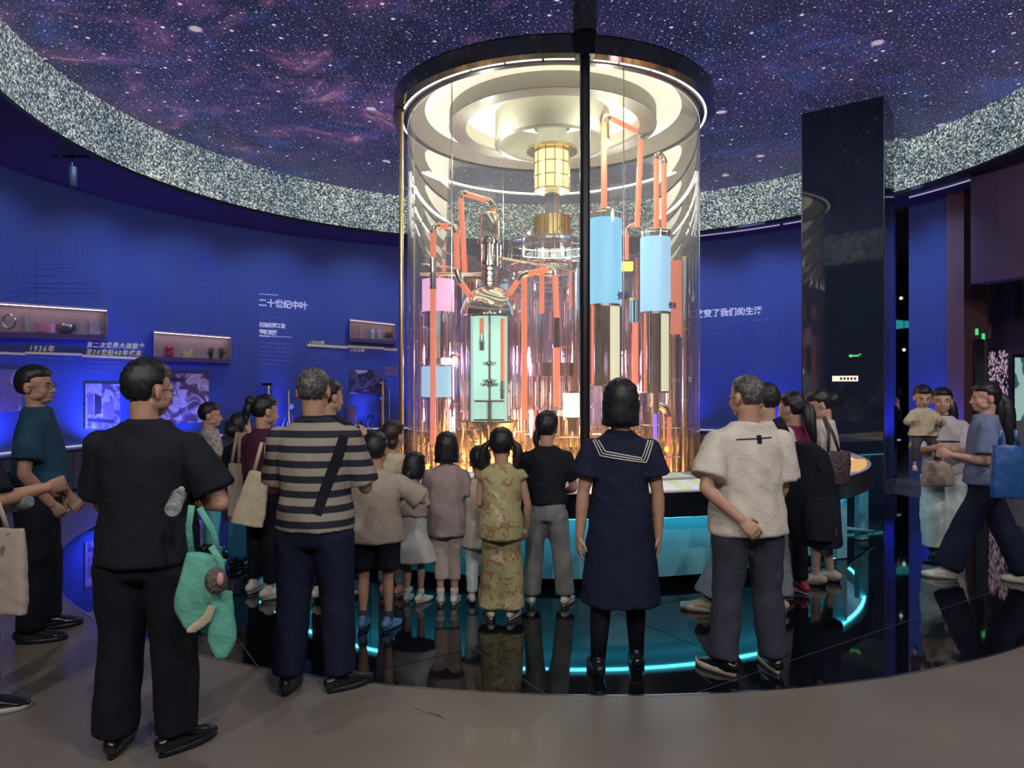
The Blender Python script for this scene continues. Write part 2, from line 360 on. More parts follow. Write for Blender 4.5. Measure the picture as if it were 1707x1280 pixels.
# far right: pilaster, lintel, corridor
def vbox(x0, x1, Y0, Y1, z0, z1, m, name):      # a wall block whose front runs from photo x0 at depth Y0 to x1 at depth Y1
    a = P(x0, CY, Y0); b = P(x1, CY, Y1); t = (b - a); t.z = 0; nrm = V((-t.y, t.x, 0)).normalized()
    g = G(); g.prism([(a.x, a.y, z0), (b.x, b.y, z0), (b.x + nrm.x * .3, b.y + nrm.y * .3, z0), (a.x + nrm.x * .3, a.y + nrm.y * .3, z0)], (0, 0, z1 - z0))
    return struct(name, g, m, smooth=False)
vbox(1607, 1646, 11.4, 11.6, 0, HB, M['pilaster'], 'wall_right_pilaster')
vbox(1618, 1800, 10.6, 9.2, 3.15, HB, M['violetwall'], 'wall_right_lintel')
vbox(1640, 1692, 13.5, 12.6, 0, HB, M['violetwall'], 'wall_right_corridor')
vbox(1480, 1520, 19, 19, 0, HB, mat('dark passage paint', (.012, .016, .04), .6), 'wall_passage')
vbox(1692, 1900, 15.5, 15.5, 0, HB, mat('dark teal end wall', (.012, .03, .07), .6), 'wall_end')
vbox(1688, 1900, 8.9, 8.0, 0, 1.18, mat('grey mauve low wall', (.16, .13, .17), .5), 'wall_right_low')
# room shell behind and beside the camera
sh = mat('plum grey wall paint', (.06, .045, .065), .7)
for nm, c, d in (('wall_rear', (0, -3.2, HB / 2), (20, .2, HB)), ('wall_side_left', (-9.4, 3, HB / 2), (.2, 12.4, HB)), ('wall_side_right', (11, 3, HB / 2), (.2, 14, HB))):
    g = G(); g.box(c, d); struct(nm, g, sh, smooth=False)
# mirror column
g = G(); a, b_ = V((4.2, 10.25)), V((5.05, 9.61)); t = (b_ - a).normalized(); nn = V((-t.y, t.x))
g.prism([(p.x, p.y, 0) for p in (a, b_, b_ + nn * .8, a + nn * .8)], (0, 0, HC)); colm = struct('column', g, M['mirror'], smooth=False)
g = G()
for p in (a, b_): g.box((p.x - .004, p.y - .004, HC / 2), (.012, .012, HC - .01))
obj('corner_strip', g, M['steel'], colm, smooth=False)
# ------------------------------------------------------------------ ring table around the exhibit
TC = CEN
tb = thing('round_display_table', 'large round black and white display table with cyan lit panels around the glass tube', 'table', (CEN.x, CEN.y, 0))
A_GAP0, A_GAP1 = math.radians(-36), math.radians(-3)
g = G(); g.arcslab(TC, 3.02, 3.70, .775, .80, 0, 2 * PI, 128); obj('table_top', g, M['tabletop'], tb)
g = G(); g.arcslab(TC, 3.66, 3.73, .605, .797, 0, 2 * PI, 128); obj('apron', g, M['apron'], tb)
g = G(); g.arcslab(TC, 2.97, 3.02, .62, .86, 0, 2 * PI, 128); obj('inner_lip', g, M['chrome'], tb)
g = G(); g.arcslab(TC, 2.9, 3.40, 0, .08, 0, 2 * PI, 96); obj('plinth', g, M['apron'], tb)
g = G(); g.arcslab(TC, 2.95, 3.0, .08, .62, 0, 2 * PI, 96); obj('inner_wall', g, M['cabinet'], tb)
g = G(); g.arcslab(TC, 3.625, 3.65, .588, .604, 0, 2 * PI, 128); obj('led_strip', g, M['led_cyan'], tb)
NP = 22; da = 2 * PI / NP
for k in range(NP):
    a0 = -PI / 2 + .045 + k * da; am = (a0 + da / 2 + PI) % (2 * PI) - PI
    if A_GAP0 < am < A_GAP1: continue
    g = G(); g.arcslab(TC, 3.47, 3.50, .08, .775, a0 + .0018, a0 + da - .0018, 6); obj('side_panel', g, M['panel'], tb)
for px, Y in ((1436, 7.5), (1399, 6.7)):
    p = P(px, CY, Y); g = G(); g.box((p.x, p.y, .31), (.12, .07, .60), .35); obj('leg', g, M['panel'], tb, smooth=False)
g = G(); g.tube([P(1400, 880, 7.05), P(1456, 886, 7.55)], .02, 8); obj('foot_rail', g, M['panel'], tb)
# screens in the table top
def table_screen(label, a, r0, r1, da, m, extra=None):
    g = G(); g.arcslab(TC, r0, r1, .800, .806, a - da, a + da, 6); o = obj('touch_screen', g, m, None); tag(o, label, 'screen'); return o
def m_screen(name, c1, c2, sc, es=.8):
    m, nt, N, L, b = nodes(name); t = tex(N, L, 'Wave', sc, Distortion=6, Detail=3); r = ramp(N, [(.3, c1), (.6, c2)]); L.new(t.outputs[1], r.inputs[0])
    b.inputs['Base Color'].default_value = (.05, .05, .05, 1); b.inputs['Roughness'].default_value = .2; L.new(r.outputs[0], b.inputs['Emission Color']); b.inputs['Emission Strength'].default_value = es; return m
def ang_of(px, Y): p = P(px, CY, Y); return math.atan2(p.y - TC.y, p.x - TC.x)
table_screen('white and lime screen set in the table top beside the sailor dress', ang_of(1140, 5.9), 3.12, 3.62, .13, m_screen('lime screen', (.75, .72, .8), (.60, .72, .40), 1.5))
table_screen('bright white screen set in the table top in front of the small curly girl', ang_of(712, 5.9), 3.12, 3.62, .10, m_screen('white screen', (.7, .75, .85), (.9, .9, .8), 2))
table_screen('orange screen in the right end of the round table', ang_of(1440, 7.4), 3.15, 3.66, .17, m_screen('orange screen', (.9, .42, .10), (1, .62, .25), 3))
table_screen('pale white screen in the right end of the table behind the orange one', ang_of(1440, 8.3), 3.1, 3.55, .13, m_screen('pale screen', (.75, .8, .7), (.5, .6, .45), 3))
table_screen('pale screen in the left end of the table by the boy', ang_of(395, 8.0), 3.15, 3.6, .12, m_screen('left screen', (.85, .85, .6), (.6, .65, .5), 3))
bt = thing('text_board', 'small slanted white text board standing on the right end of the table', 'board', P(1434, 765, 8.6))
g = G(); a, b_ = P(1416, 758, 8.7), P(1443, 762, 8.3); g.prism([a, b_, b_ + V((.02, .05, -.11)), a + V((.02, .05, -.11))], (.01, .02, .0)); obj('face', g, mat('white print board', (.6, .58, .58), .5, em=(.6, .58, .6), es=.4), bt, smooth=False)
g = G()
for k in range(4): q = a.lerp(b_, .1).lerp(a.lerp(b_, .1) + V((.02, .05, -.11)), .2 + .18 * k) - V((.002, .004, 0)); r_ = q + (b_ - a) * .7; g.tube([q, r_], .003, 4)
obj('text_line', g, M['cabtop'], bt)
# ------------------------------------------------------------------ glass tube, canopy, pit
GR = 1.86
g = G(); g.cyl(CEN, 2.9, .02, .12, 96); pit = tag(obj('pit_floor', g, mat('dark reflective pit floor', (.03, .022, .02), .12, 0, .2, 3, spec=.8)), 'dark glossy floor of the pit inside the round table', 'floor')
gt = thing('glass_tube', 'tall clear glass tube enclosing the model of pipes and tanks', 'glass case', (CEN.x, CEN.y, .12))
NG = 6
for k in range(NG):
    a0 = -PI / 2 + .36 + k * 2 * PI / NG
    g = G(); idx = []
    n = 24; r = GR
    lo = g.ring([(CEN.x + r * math.cos(a0 + .0015 + (2 * PI / NG - .003) * i / n), CEN.y + r * math.sin(a0 + .0015 + (2 * PI / NG - .003) * i / n), .13) for i in range(n + 1)])
    hi = g.ring([(x, y, 4.969) for x, y, z in g.v[lo:lo + n + 1]]); g.skin([lo, hi], n + 1, closed=False)
    obj('glass_pane', g, M['glass'], gt, sharp=0)
    a = a0; g = G(); g.cyl((CEN.x + GR * math.cos(a), CEN.y + GR * math.sin(a)), .006, .13, 5.03, 6); obj('seam', g, M['steel'], gt)
g = G(); g.arcslab(CEN, GR - .03, GR + .03, .10, .20, 0, 2 * PI, 96); obj('base_ring', g, M['gold'], gt)
cn = thing('canopy', 'round smoked mirror canopy with a lit white underside above the glass tube', 'canopy', (CEN.x, CEN.y, 4.95))
g = G(); g.lathe((CEN.x, CEN.y, 0), [(2.04, 5.19), (2.04, 5.0), (1.94, 4.99)], 96, cap=False); obj('mirror_band', g, M['canopy'], cn)
g = G(); g.arcslab(CEN, 0, 2.04, 5.185, 5.20, 0, 2 * PI, 96); obj('roof', g, M['blackmetal'], cn)
g = G(); g.arcslab(CEN, .30, .42, 5.20, HC - .005, 0, 2 * PI, 32); obj('ceiling_mount', g, M['blackmetal'], cn)
for k in range(30):
    a = 2 * PI * k / 30; g = G(); g.arcslab(CEN, 1.915, 1.94, 4.985, 5.0, a + .006, a + 2 * PI / 30 - .006, 5); obj('led_line', g, M['led_white'], cn)
g = G(); g.arcslab(CEN, 1.83, 1.905, 4.97, 5.02, 0, 2 * PI, 96); obj('rim', g, M['blackmetal'], cn)
g = G(); g.lathe((CEN.x, CEN.y, 0), [(1.64, 5.13), (1.84, 4.98)], 96, cap=False); obj('bevel', g, M['drumd'], cn)
g = G(); g.arcslab(CEN, 0, 1.66, 5.14, 5.17, 0, 2 * PI, 96); obj('light_disc', g, M['white_lit'], cn)
g = G(); g.arcslab(CEN, 1.13, 1.33, 4.96, 5.14, 0, 2 * PI, 96); obj('outer_drum', g, M['drum'], cn)
g = G(); g.arcslab(CEN, 1.12, 1.335, 4.945, 4.958, 0, 2 * PI, 96); obj('outer_drum_edge', g, M['drumd'], cn)
g = G(); g.arcslab(CEN, .68, .74, 4.76, 5.14, 0, 2 * PI, 96); obj('inner_drum', g, M['drum'], cn)
g = G(); g.arcslab(CEN, .675, .745, 4.745, 4.758, 0, 2 * PI, 96); obj('inner_drum_edge', g, M['drumd'], cn)
g = G(); g.cyl(CEN, .19, 4.70, 5.14, 32); g.cyl(CEN, .235, 4.97, 4.99, 32); obj('centre_column', g, M['drum'], cn)
g = G(); g.arcslab(CEN, GR - .05, GR - .015, 4.60, 4.62, PI * .12, PI * .88, 60); obj('back_light_line', g, M['led_white'], cn)
g = G(); q0 = g.ring([(CEN.x + 1.5 * math.cos(math.radians(12 + 156 * i / 40)), CEN.y + 1.5 * math.sin(math.radians(12 + 156 * i / 40)), .13) for i in range(41)]); q1 = g.ring([(x, y, 3.5) for x, y, z in g.v[q0:q0 + 41]]); g.skin([q0, q1], 41, closed=False)
tag(obj('added_glass_reflector', g, M['smoke'], sharp=0), 'curved smoked glass reflector added behind the tanks in the tube', 'glass screen')  # half-cylinder added to fill the back of the tube with reflections
# posts outside the glass
for px, Y, r, lab, m in ((975, 7.13, .052, 'slim black post in front of the glass tube', 'blackmetal'), (669, 8.6, .028, 'slim pale gold post left of the glass tube', 'gold')):
    p = P(px, CY, Y); t = thing('post', lab, 'post', (p.x, p.y, .12))
    g = G(); g.cyl(p, r, .12, 4.96, 16); obj('shaft', g, M[m], t)
    g = G(); g.cyl(p, .1, .12, .14, 16); obj('foot_plate', g, M[m], t)
    g = G(); g.box((p.x, p.y, 5.06), (.19, .16, .24)) if Y < 8 else g.box((p.x, p.y, 5.0), (.08, .08, .12)); obj('bracket', g, M[m], t, smooth=False)
    if Y < 8:
        g = G(); g.lathe((p.x, p.y, 0), [(.12, 5.18), (.13, HC - .004)], 20); obj('sleeve', g, M['canopy'], t)
# ------------------------------------------------------------------ process models inside the tube
lan = thing('lantern', 'glowing yellow lantern with black grid at the top of the exhibit', 'lamp', (CEN.x, CEN.y, 4.15))
g = G(); g.cyl(CEN, .225, 4.15, 4.66, 32); obj('lamp_body', g, M['yellow_lit'], lan)
for z in (4.16, 4.33, 4.50, 4.65):
    g = G(); g.arcslab(CEN, .225, .236, z - .006, z + .006, 0, 2 * PI, 32); obj('grid_ring', g, M['brass'], lan)
for k in range(12):
    a = 2 * PI * k / 12 + .1; g = G(); g.cyl((CEN.x + .231 * math.cos(a), CEN.y + .231 * math.sin(a)), .006, 4.15, 4.66, 6); obj('grid_bar', g, M['brass'], lan)
g = G(); g.arcslab(CEN, .2, .33, 4.66, 4.70, 0, 2 * PI, 32); obj('collar', g, M['gold'], lan)
ct = thing('central_column', 'glass core column with ribbed gold head and round railing at the centre of the exhibit', 'model tower', (CEN.x, CEN.y, .12))
for r, z0, z1, nm, m in ((.10, 3.85, 4.15, 'neck', 'chrome'), (.23, 3.56, 3.82, 'ribbed_head', 'gold'), (.05, 3.8, 4.1, 'rod', 'gold')):
    g = G(); g.cyl(CEN, r, z0, z1, 32); obj(nm, g, M[m], ct)
for k in range(24):
    a = 2 * PI * k / 24; g = G(); g.cyl((CEN.x + .235 * math.cos(a), CEN.y + .235 * math.sin(a)), .006, 3.56, 3.82, 5); obj('rib', g, M['brass'], ct)
g = G(); g.cyl(CEN, .34, 1.9, 3.5, 40); obj('glass_core', g, M['glass2'], ct)
g = G(); g.cyl(CEN, .31, 1.75, 1.92, 40); g.cyl(CEN, .36, 3.48, 3.52, 40); obj('band', g, M['steel'], ct)
g = G()
for k in range(14):
    a = 2 * PI * k / 14; g.cyl((CEN.x + .27 * math.cos(a), CEN.y + .27 * math.sin(a)), .03, 1.3, 1.75, 10)
obj('rod_bundle', g, M['chrome'], ct)
for z, r in ((3.48, .56), (3.38, .56), (3.16, .60)):
    g = G(); idx = []
    pts = [(CEN.x + r * math.cos(2 * PI * k / 48), CEN.y + r * math.sin(2 * PI * k / 48), z) for k in range(49)]; g.tube(pts, .011, 8); obj('rail', g, M['chrome'], ct)
for k in range(16):
    a = 2 * PI * k / 16; g = G(); g.cyl((CEN.x + .56 * math.cos(a), CEN.y + .56 * math.sin(a)), .009, 3.2, 3.52, 6); obj('baluster', g, M['chrome'], ct)
g = G(); g.arcslab(CEN, .34, .58, 3.17, 3.19, 0, 2 * PI, 48); obj('platform', g, M['steel'], ct)
g = G(); g.cyl(CEN, .30, .12, 1.32, 40); obj('pedestal', g, M['chrome'], ct)

def elbow(g, a, b, c, r, rr):
    """quarter bend at b from direction a->b to b->c"""
    d1 = (b - a).normalized(); d2 = (c - b).normalized(); p0 = b - d1 * rr; p1 = b + d2 * rr; pts = []
    for k in range(7):
        t = k / 6; pts.append((1 - t) ** 2 * p0 + 2 * t * (1 - t) * b + t * t * p1)
    g.tube(pts, r, 12)
def pipe(label, pts, Y=9.0, r=.045, chrome_at=(), nostraight=(), group=None):
    P3 = [P(p[0], p[1], p[2] if len(p) > 2 else Y) for p in pts]
    t = thing('orange_pipe', label, 'pipe', P3[0] if P3[0].z < P3[-1].z else P3[-1], group=group); rr = r * 1.9
    for i in range(len(P3) - 1):
        a, b = P3[i], P3[i + 1]; d = (b - a).normalized()
        a2 = a + d * (rr if i > 0 else 0); b2 = b - d * (rr if i < len(P3) - 2 else 0)
        g = G(); g.tube([a2, b2], r, 16); obj('tube', g, M['chrome' if i in chrome_at else 'orange'], t)
    for i in range(1, len(P3) - 1):
        g = G(); elbow(g, P3[i - 1], P3[i], P3[i + 1], r * 1.08, rr)
        for q, s_ in ((P3[i - 1], -1), (P3[i + 1], -1)):
            d = (q - P3[i]).normalized(); c = P3[i] + d * rr; g.tube([c - d * .015, c + d * .02], r * 1.22, 14)
        obj('elbow', g, M['chrome'], t)
    return t
pipe('orange pipe rising from the pit at the far left behind the pink tank', [(722, 740), (722, 470), (722, 442), (722, 377), (760, 377), (763, 462), (783, 492)], 8.35, .035, (1,))
pipe('orange pipe arching over to the top of the reactor motor', [(775, 455), (767, 320), (822, 337), (822, 357)], 8.6, .034)
pipe('orange pipe from the reactor dome over to the glass core', [(848, 492), (869, 458), (925, 447), (928, 530)], 8.5, .034)
pipe('orange pipe with black sleeve in front of the glass core', [(928, 530), (928, 566), (928, 678)], 8.5, .040, (0,))
pipe('tallest orange pipe arching over the front blue tank', [(1007, 345, 8.7), (1007, 192, 8.7), (1069, 222, 9.4), (1062, 378, 9.4)], 8.7, .038)
pipe('orange twin pipe bending over the right blue tank', [(1094, 380), (1094, 255), (1107, 262), (1107, 380)], 9.2, .034)
pipe('slim straight orange pipe left of the glass core', [(874, 735), (874, 460)], 9.0, .036)
pipe('short orange pipe hanging inside the glass core', [(903, 522), (903, 437)], 9.1, .033)
pipe('short orange pipe between the two blue tanks', [(1059, 642), (1059, 538)], 8.9, .038)
pipe('orange pipe hanging behind the right blue tank', [(1098, 655), (1104, 548)], 8.9, .033)
pipe('thin orange pipe seen between blue tanks high up', [(1045, 432), (1045, 380), (1062, 372)], 9.8, .028)
pipe('orange pipe behind the front blue tank', [(952, 512), (952, 440), (940, 436)], 9.6, .030)
pipe('thick orange pipe low at the right back of the pit', [(1112, 795), (1112, 680), (1085, 672)], 9.15, .048)
pipe('faint orange pipe far right by the glass', [(1062, 560, 10.2), (1062, 430, 10.2)], 10.2, .03)
# reactor vessel
RV = P(816, 640, 8.5); rx = .335
rv = thing('reactor_vessel', 'cutaway chrome reactor with mint lit interior and stirrer', 'vessel', (RV.x, RV.y, .35))
zt = P(0, 527, 8.5).z; zb = P(0, 700, 8.5).z
prof = [(.02, .36), (.14, .345), (.23, .29), (.30, .19), (.345, .07), (.35, 0), (.27, -.005)]; rx = .275
g = G(); g.lathe((RV.x, RV.y, zt), [(r, z) for r, z in reversed(prof)], 48); obj('dome', g, M['chrome'], rv)
g = G(); g.arcslab(RV, rx - .02, rx, zb, zt, math.radians(-35), math.radians(215), 40); obj('shell', g, M['chrome'], rv)
g = G(); g.arcslab(RV, rx - .035, rx - .022, zb, zt, math.radians(-40), math.radians(220), 40); obj('lining', g, M['mint_lit'], rv)
g = G(); q0 = g.ring([(RV.x + .345 * math.cos(2 * PI * i / 48), RV.y + .345 * math.sin(2 * PI * i / 48), zb - .02) for i in range(48)]); q1 = g.ring([(x, y, zt) for x, y, z in g.v[q0:q0 + 48]]); g.skin([q0, q1], 48, cap=False); obj('glass_jacket', g, M['glass2'], rv, sharp=0)
g = G(); g.arcslab(RV, rx - .03, rx + .015, zt - .02, zt + .025, 0, 2 * PI, 48); g.arcslab(RV, rx - .03, .35, zb - .02, zb + .0, 0, 2 * PI, 48); obj('flange', g, M['chrome'], rv)
g = G(); g.lathe((RV.x, RV.y, zb), [(.03, -.35), (.15, -.32), (.28, -.19), (.345, 0)], 40, cap=False); obj('bottom_bowl', g, M['steel'], rv)
g = G(); g.cyl(RV, .018, zb, zt, 10); obj('stirrer_shaft', g, M['steel'], rv)
for py, w in ((606, .085), (635, .085), (641, .12)):
    z = P(0, py, 8.5).z
    for k in range(4):
        a = PI / 4 + k * PI / 2 + .3; g = G(); g.box((RV.x + w * .5 * math.cos(a), RV.y + w * .5 * math.sin(a), z), (w, .05, .02), M=Matrix.Rotation(a, 3, 'Z') @ Matrix.Rotation(.5, 3, 'X')); obj('blade', g, M['steel'], rv, smooth=False)
    g = G(); g.cyl(RV, .035, z - .03, z + .03, 12); obj('hub', g, M['steel'], rv)
zp = P(0, 668, 8.5).z; g = G(); g.cyl((RV.x, RV.y), .235, zp - .01, zp + .01, 32); obj('tray', g, M['steel'], rv)
g = G(); g.cyl(RV, .035, zb, zp, 12); obj('tray_stem', g, M['steel'], rv)
for dx, y0, y1, y2 in ((-.09, 532, 557, 585), (.16, 532, 635, 665)):
    p = (RV.x + dx, RV.y - .1); z0, z1, z2 = (P(0, q, 8.5).z for q in (y0, y1, y2))
    g = G(); g.cyl(p, .028, z1, z0, 14); obj('dip_tube', g, M['orange'], rv)
    g = G(); g.lathe((p[0], p[1], 0), [(.034, z2), (.034, (z1 + z2) / 2 - .008), (.042, (z1 + z2) / 2 - .004), (.042, (z1 + z2) / 2 + .004), (.034, (z1 + z2) / 2 + .008), (.026, z1)], 16); obj('probe', g, M['steel'], rv)
# motor and gearbox over the dome
mz = lambda py: P(0, py, 8.5).z
mo = thing('stirrer_motor', 'chrome motor and gearbox above the reactor dome', 'motor', (RV.x, RV.y, mz(478)))
g = G(); g.lathe((RV.x, RV.y, 0), [(.04, mz(352)), (.1, mz(356)), (.118, mz(359)), (.118, mz(400)), (.1, mz(402))], 32); obj('motor_can', g, M['chrome'], mo)
g = G(); g.cyl(RV, .15, mz(408), mz(402), 32); g.cyl(RV, .11, mz(440), mz(408), 24); g.cyl(RV, .14, mz(444), mz(438), 32); obj('gearbox', g, M['chrome'], mo)
for k in range(8):
    a = 2 * PI * k / 8; g = G(); g.cyl((RV.x + .13 * math.cos(a), RV.y + .13 * math.sin(a)), .015, mz(446), mz(400), 8); obj('bolt', g, M['steel'], mo)
g = G(); g.cyl(RV, .075, mz(482), mz(440), 20)
for z in (450, 458, 468, 474): g.cyl(RV, .10, mz(z + 2), mz(z - 2), 20)
obj('stuffing_box', g, M['steel'], mo)
g = G(); g.tube([(RV.x - .05, RV.y, mz(457)), (P(700, 457, 8.5))], .022, 10); g.tube([(RV.x, RV.y - .1, mz(428)), P(960, 452, 8.6)], .012, 8); g.tube([P(705, 440, 8.6), P(760, 447, 8.6)], .01, 8); obj('side_pipe', g, M['chrome'], mo)
# tanks
def tank(label, x0, x1, ycap, ytop, ybot, yend, Y, lit, letters=True):
    c = P((x0 + x1) / 2, 640, Y); r = (x1 - x0) / 2 / FPX * Y; z = lambda py: P(0, py, Y - r).z
    t = thing('tank', label, 'tank', (c.x, c.y, z(yend)))
    g = G(); g.lathe((c.x, c.y, 0), [(r * .8, z(ycap)), (r * .98, z(ycap + 3)), (r * 1.03, z(ycap + 4)), (r * 1.03, z(ycap + 7)), (r * .98, z(ycap + 8)), (r * .98, z(ytop))], 36); obj('cap', g, M['chrome'], t)
    g = G(); g.cyl(c, r * .98, z(ybot), z(ytop), 36); obj('lit_body', g, M[lit], t)
    g = G(); g.cyl(c, r * .99, z(ybot + 4), z(ybot), 36); g.arcslab(c, r * .96, r * 1.02, z(yend + 3), z(yend), 0, 2 * PI, 36); obj('collar', g, M['steel'], t)
    g = G(); g.arcslab(c, r * .93, r * .97, z(yend), z(ybot + 4), math.radians(-20), math.radians(280), 40); obj('chrome_shell', g, M['chrome'], t)
    g = G(); g.arcslab(c, r * .82, r * .88, z(yend), z(ybot + 4), math.radians(-79), math.radians(-22), 10); obj('cream_strip', g, M['cream_lit'], t)
    for k in range(3):
        a = math.radians(-95 + 12 * k - 60); g = G(); g.cyl((c.x + r * 1.0 * math.cos(a), c.y + r * 1.0 * math.sin(a)), .012, z(yend), z(ybot + 3), 8); obj('rod', g, M['steel' if k != 1 else 'orange'], t)
    g = G(); g.cyl(c, .05, .13, z(yend), 12); obj('support', g, M['steel'], t)
    return t, c, r, z
T1 = tank('tall front tank with bright blue lit body in the right of the tube', 980, 1037, 343, 360, 505, 640, 8.6, 'cyan_lit')
T2 = tank('right hand tank with pale blue lit body near the glass edge', 1067, 1118, 377, 392, 518, 652, 8.9, 'cyan_lit2')
def text(s, size, loc, R3, m, name='lettering', parent=None, shear=0, align='LEFT', bold=0):
    c = bpy.data.curves.new('t', 'FONT'); c.body = s; c.size = size; c.extrude = .002; c.shear = shear; c.align_x = align; c.offset = bold; c.resolution_u = 2
    o = bpy.data.objects.new('t', c); COL.objects.link(o); TEXTS.append((o, loc, R3, m, name, parent)); return o
TEXTS = []
for (t, c, r, z), py, sz, al in ((T1, 497, .10, .62), (T2, 512, .085, .75)):
    a = -PI / 2 + al; pos = V((c.x + (r + .004) * math.cos(a), c.y + (r + .004) * math.sin(a), z(py))); n_ = V((math.cos(a), math.sin(a), 0)); tt = V((0, 0, 1)).cross(n_)
    text('瓷釜', sz, pos, Matrix((tt, V((0, 0, 1)), n_)).transposed(), mat('navy print', (.01, .05, .2), .5, 0, 0), parent=t, bold=.002)
# pink and blue boxes left, with metal drums
def litdrum(label, x0, x1, y0, y1, Y, lit, ybot=None):
    c = P((x0 + x1) / 2, 640, Y); r = (x1 - x0) / 2 / FPX * Y; z = lambda py: P(0, py, Y - r).z
    t = thing('lit_drum', label, 'lamp', (c.x, c.y, z(ybot or y1)))
    g = G(); g.cyl(c, r * .97, z(y1), z(y0), 32); obj('lit_body', g, M[lit], t)
    g = G(); g.cyl(c, r, z(y1 + 4), z(y1), 32); g.cyl(c, r, z(y0), z(y0 - 3), 32); obj('rim', g, M['chrome'], t)
    if ybot: g = G(); g.cyl(c, r * .8, z(ybot), z(y1 + 4), 32); obj('steel_drum', g, M['chrome'], t)
litdrum('pink lit drum at the left of the exhibit', 703, 758, 463, 518, 9.1, 'pink_lit', 596)
litdrum('pale blue lit drum at the lower left of the exhibit', 703, 758, 610, 662, 9.1, 'cyan_lit2', 730)
litdrum('small pinkish white lit drum low beside the black post', 938, 968, 655, 696, 8.75, 'warm_lit', 745)
litdrum('pinkish white lit drum behind the sailor dress wearer', 1040, 1066, 640, 668, 9.3, 'warm_lit', 750)
u = thing('u_bend', 'chrome u bend pipe beside the blue lit drum', 'pipe', P(765, 660, 8.9)); g = G(); q = [P(750, 596, 8.9), P(757, 592, 8.9), P(764, 593, 8.9), P(769, 600, 8.9), P(770, 655, 8.9)]; g.tube(q, .028, 12); obj('bend', g, M['chrome'], u)
g = G(); g.tube([P(770, 655, 8.9), P(770, 740, 8.9)], .02, 10); obj('down_pipe', g, M['gold'], u)
# packed columns in the back, chrome tubes and amber lamps in the pit
random.seed(11)
for k, (px, Y, r, y0, y1, m) in enumerate(((735, 9.9, .16, 525, 600, 'steel'), (792, 10.0, .14, 470, 720, 'chrome'), (893, 9.9, .12, 500, 760, 'steel'), (948, 9.9, .11, 480, 650, 'chrome'), (960, 9.0, .05, 440, 720, 'steel'), (1052, 9.9, .12, 500, 760, 'chrome'), (1120, 9.6, .10, 560, 770, 'steel'), (865, 9.7, .09, 520, 770, 'chrome'), (702, 9.4, .05, 520, 770, 'chrome'), (1142, 9.3, .04, 430, 770, 'steel'))):
    c = P(px, 640, Y); lab = 'tall %s column %s' % ({'chrome': 'chrome', 'steel': 'brushed steel'}[m], ('behind the left drums', 'behind the reactor', 'behind the glass core left side', 'behind the glass core right side', 'slender by the black post', 'behind the tanks', 'at the right glass edge', 'beside the reactor shell', 'at the left glass edge', 'thin at the far right glass')[k])
    t = thing('column_still', lab, 'column', (c.x, c.y, .13)); g = G(); g.cyl(c, r, .13, P(0, y0, Y).z, 24); obj('shell', g, M[m], t)
    g = G(); z1 = P(0, y0, Y).z
    for j in range(4): g.cyl(c, r * 1.12, .5 + (z1 - .5) * j / 3 - .015, .5 + (z1 - .5) * j / 3 + .015, 24)
    obj('flange', g, M['gold' if k % 2 else 'chrome'], t)
for k, (px, py, Y, w) in enumerate(((730, 720, 9.3, .22), (790, 722, 8.2, .2), (855, 725, 8.9, .2), (900, 730, 8.7, .22), (945, 735, 8.6, .2), (985, 730, 9.5, .25), (1030, 720, 9.0, .2), (1075, 715, 8.7, .2), (1110, 720, 9.0, .2), (1108, 740, 9.5, .2), (1090, 760, 8.3, .15), (714, 750, 9.0, .15))):
    c = P(px, py, Y); t = thing('valve_rack', 'small chrome pipe and valve rack %s' % ('low at the left back', 'under the reactor bowl', 'right of the reactor foot', 'under the sleeved pipe', 'left of the black post', 'right of the black post', 'left under the front tank', 'right under the front tank', 'under the right tank', 'at the right glass', 'front right in the pit', 'front left in the pit')[k], 'pipes', (c.x, c.y, .13))
    g = G()
    for j in range(5): x = c.x + (j / 4 - .5) * w * 1.6; g.cyl((x, c.y + random.uniform(-.1, .1)), .015, .13, c.z + random.uniform(0, .25), 8)
    obj('riser', g, M['chrome'], t)
    g = G()
    for j in range(3): z = .35 + (c.z - .3) * j / 2; g.tube([(c.x - w * .9, c.y, z), (c.x + w * .9, c.y, z)], .008, 8)
    obj('crossbar', g, M['chrome'], t)
    for j in range(3):
        q = (c.x + random.uniform(-.8, .8) * w, c.y - .06, .4 + (c.z - .3) * random.random()); g = G(); g.ell(q, (.035, .035, .035), n=10, m=6); g.cyl(q, .012, q[2], q[2] + .08, 6); g.lathe(q, [(.04, .08), (.04, .09)], 10); obj('valve', g, M['brass'], t)
    g = G(); g.cyl((c.x, c.y - .02), .03, c.z - .25, c.z - .18, 10); obj('amber_lamp', g, M['amber_lit'], t)
g = G(); g.cyl(P(1092, 640, 8.5), .025, P(0, 740, 8.5).z, P(0, 690, 8.5).z, 12); tag(obj('violet_tube', g, M['violet_lit']), 'glowing violet tube low in the right of the exhibit', 'lamp')
g = G(); g.box(P(1045, 444, 9.9), (.16, .1, .12)); tag(obj('amber_box', g, M['amber_lit'], smooth=False), 'small amber lamp box glowing between the two blue tanks', 'lamp')
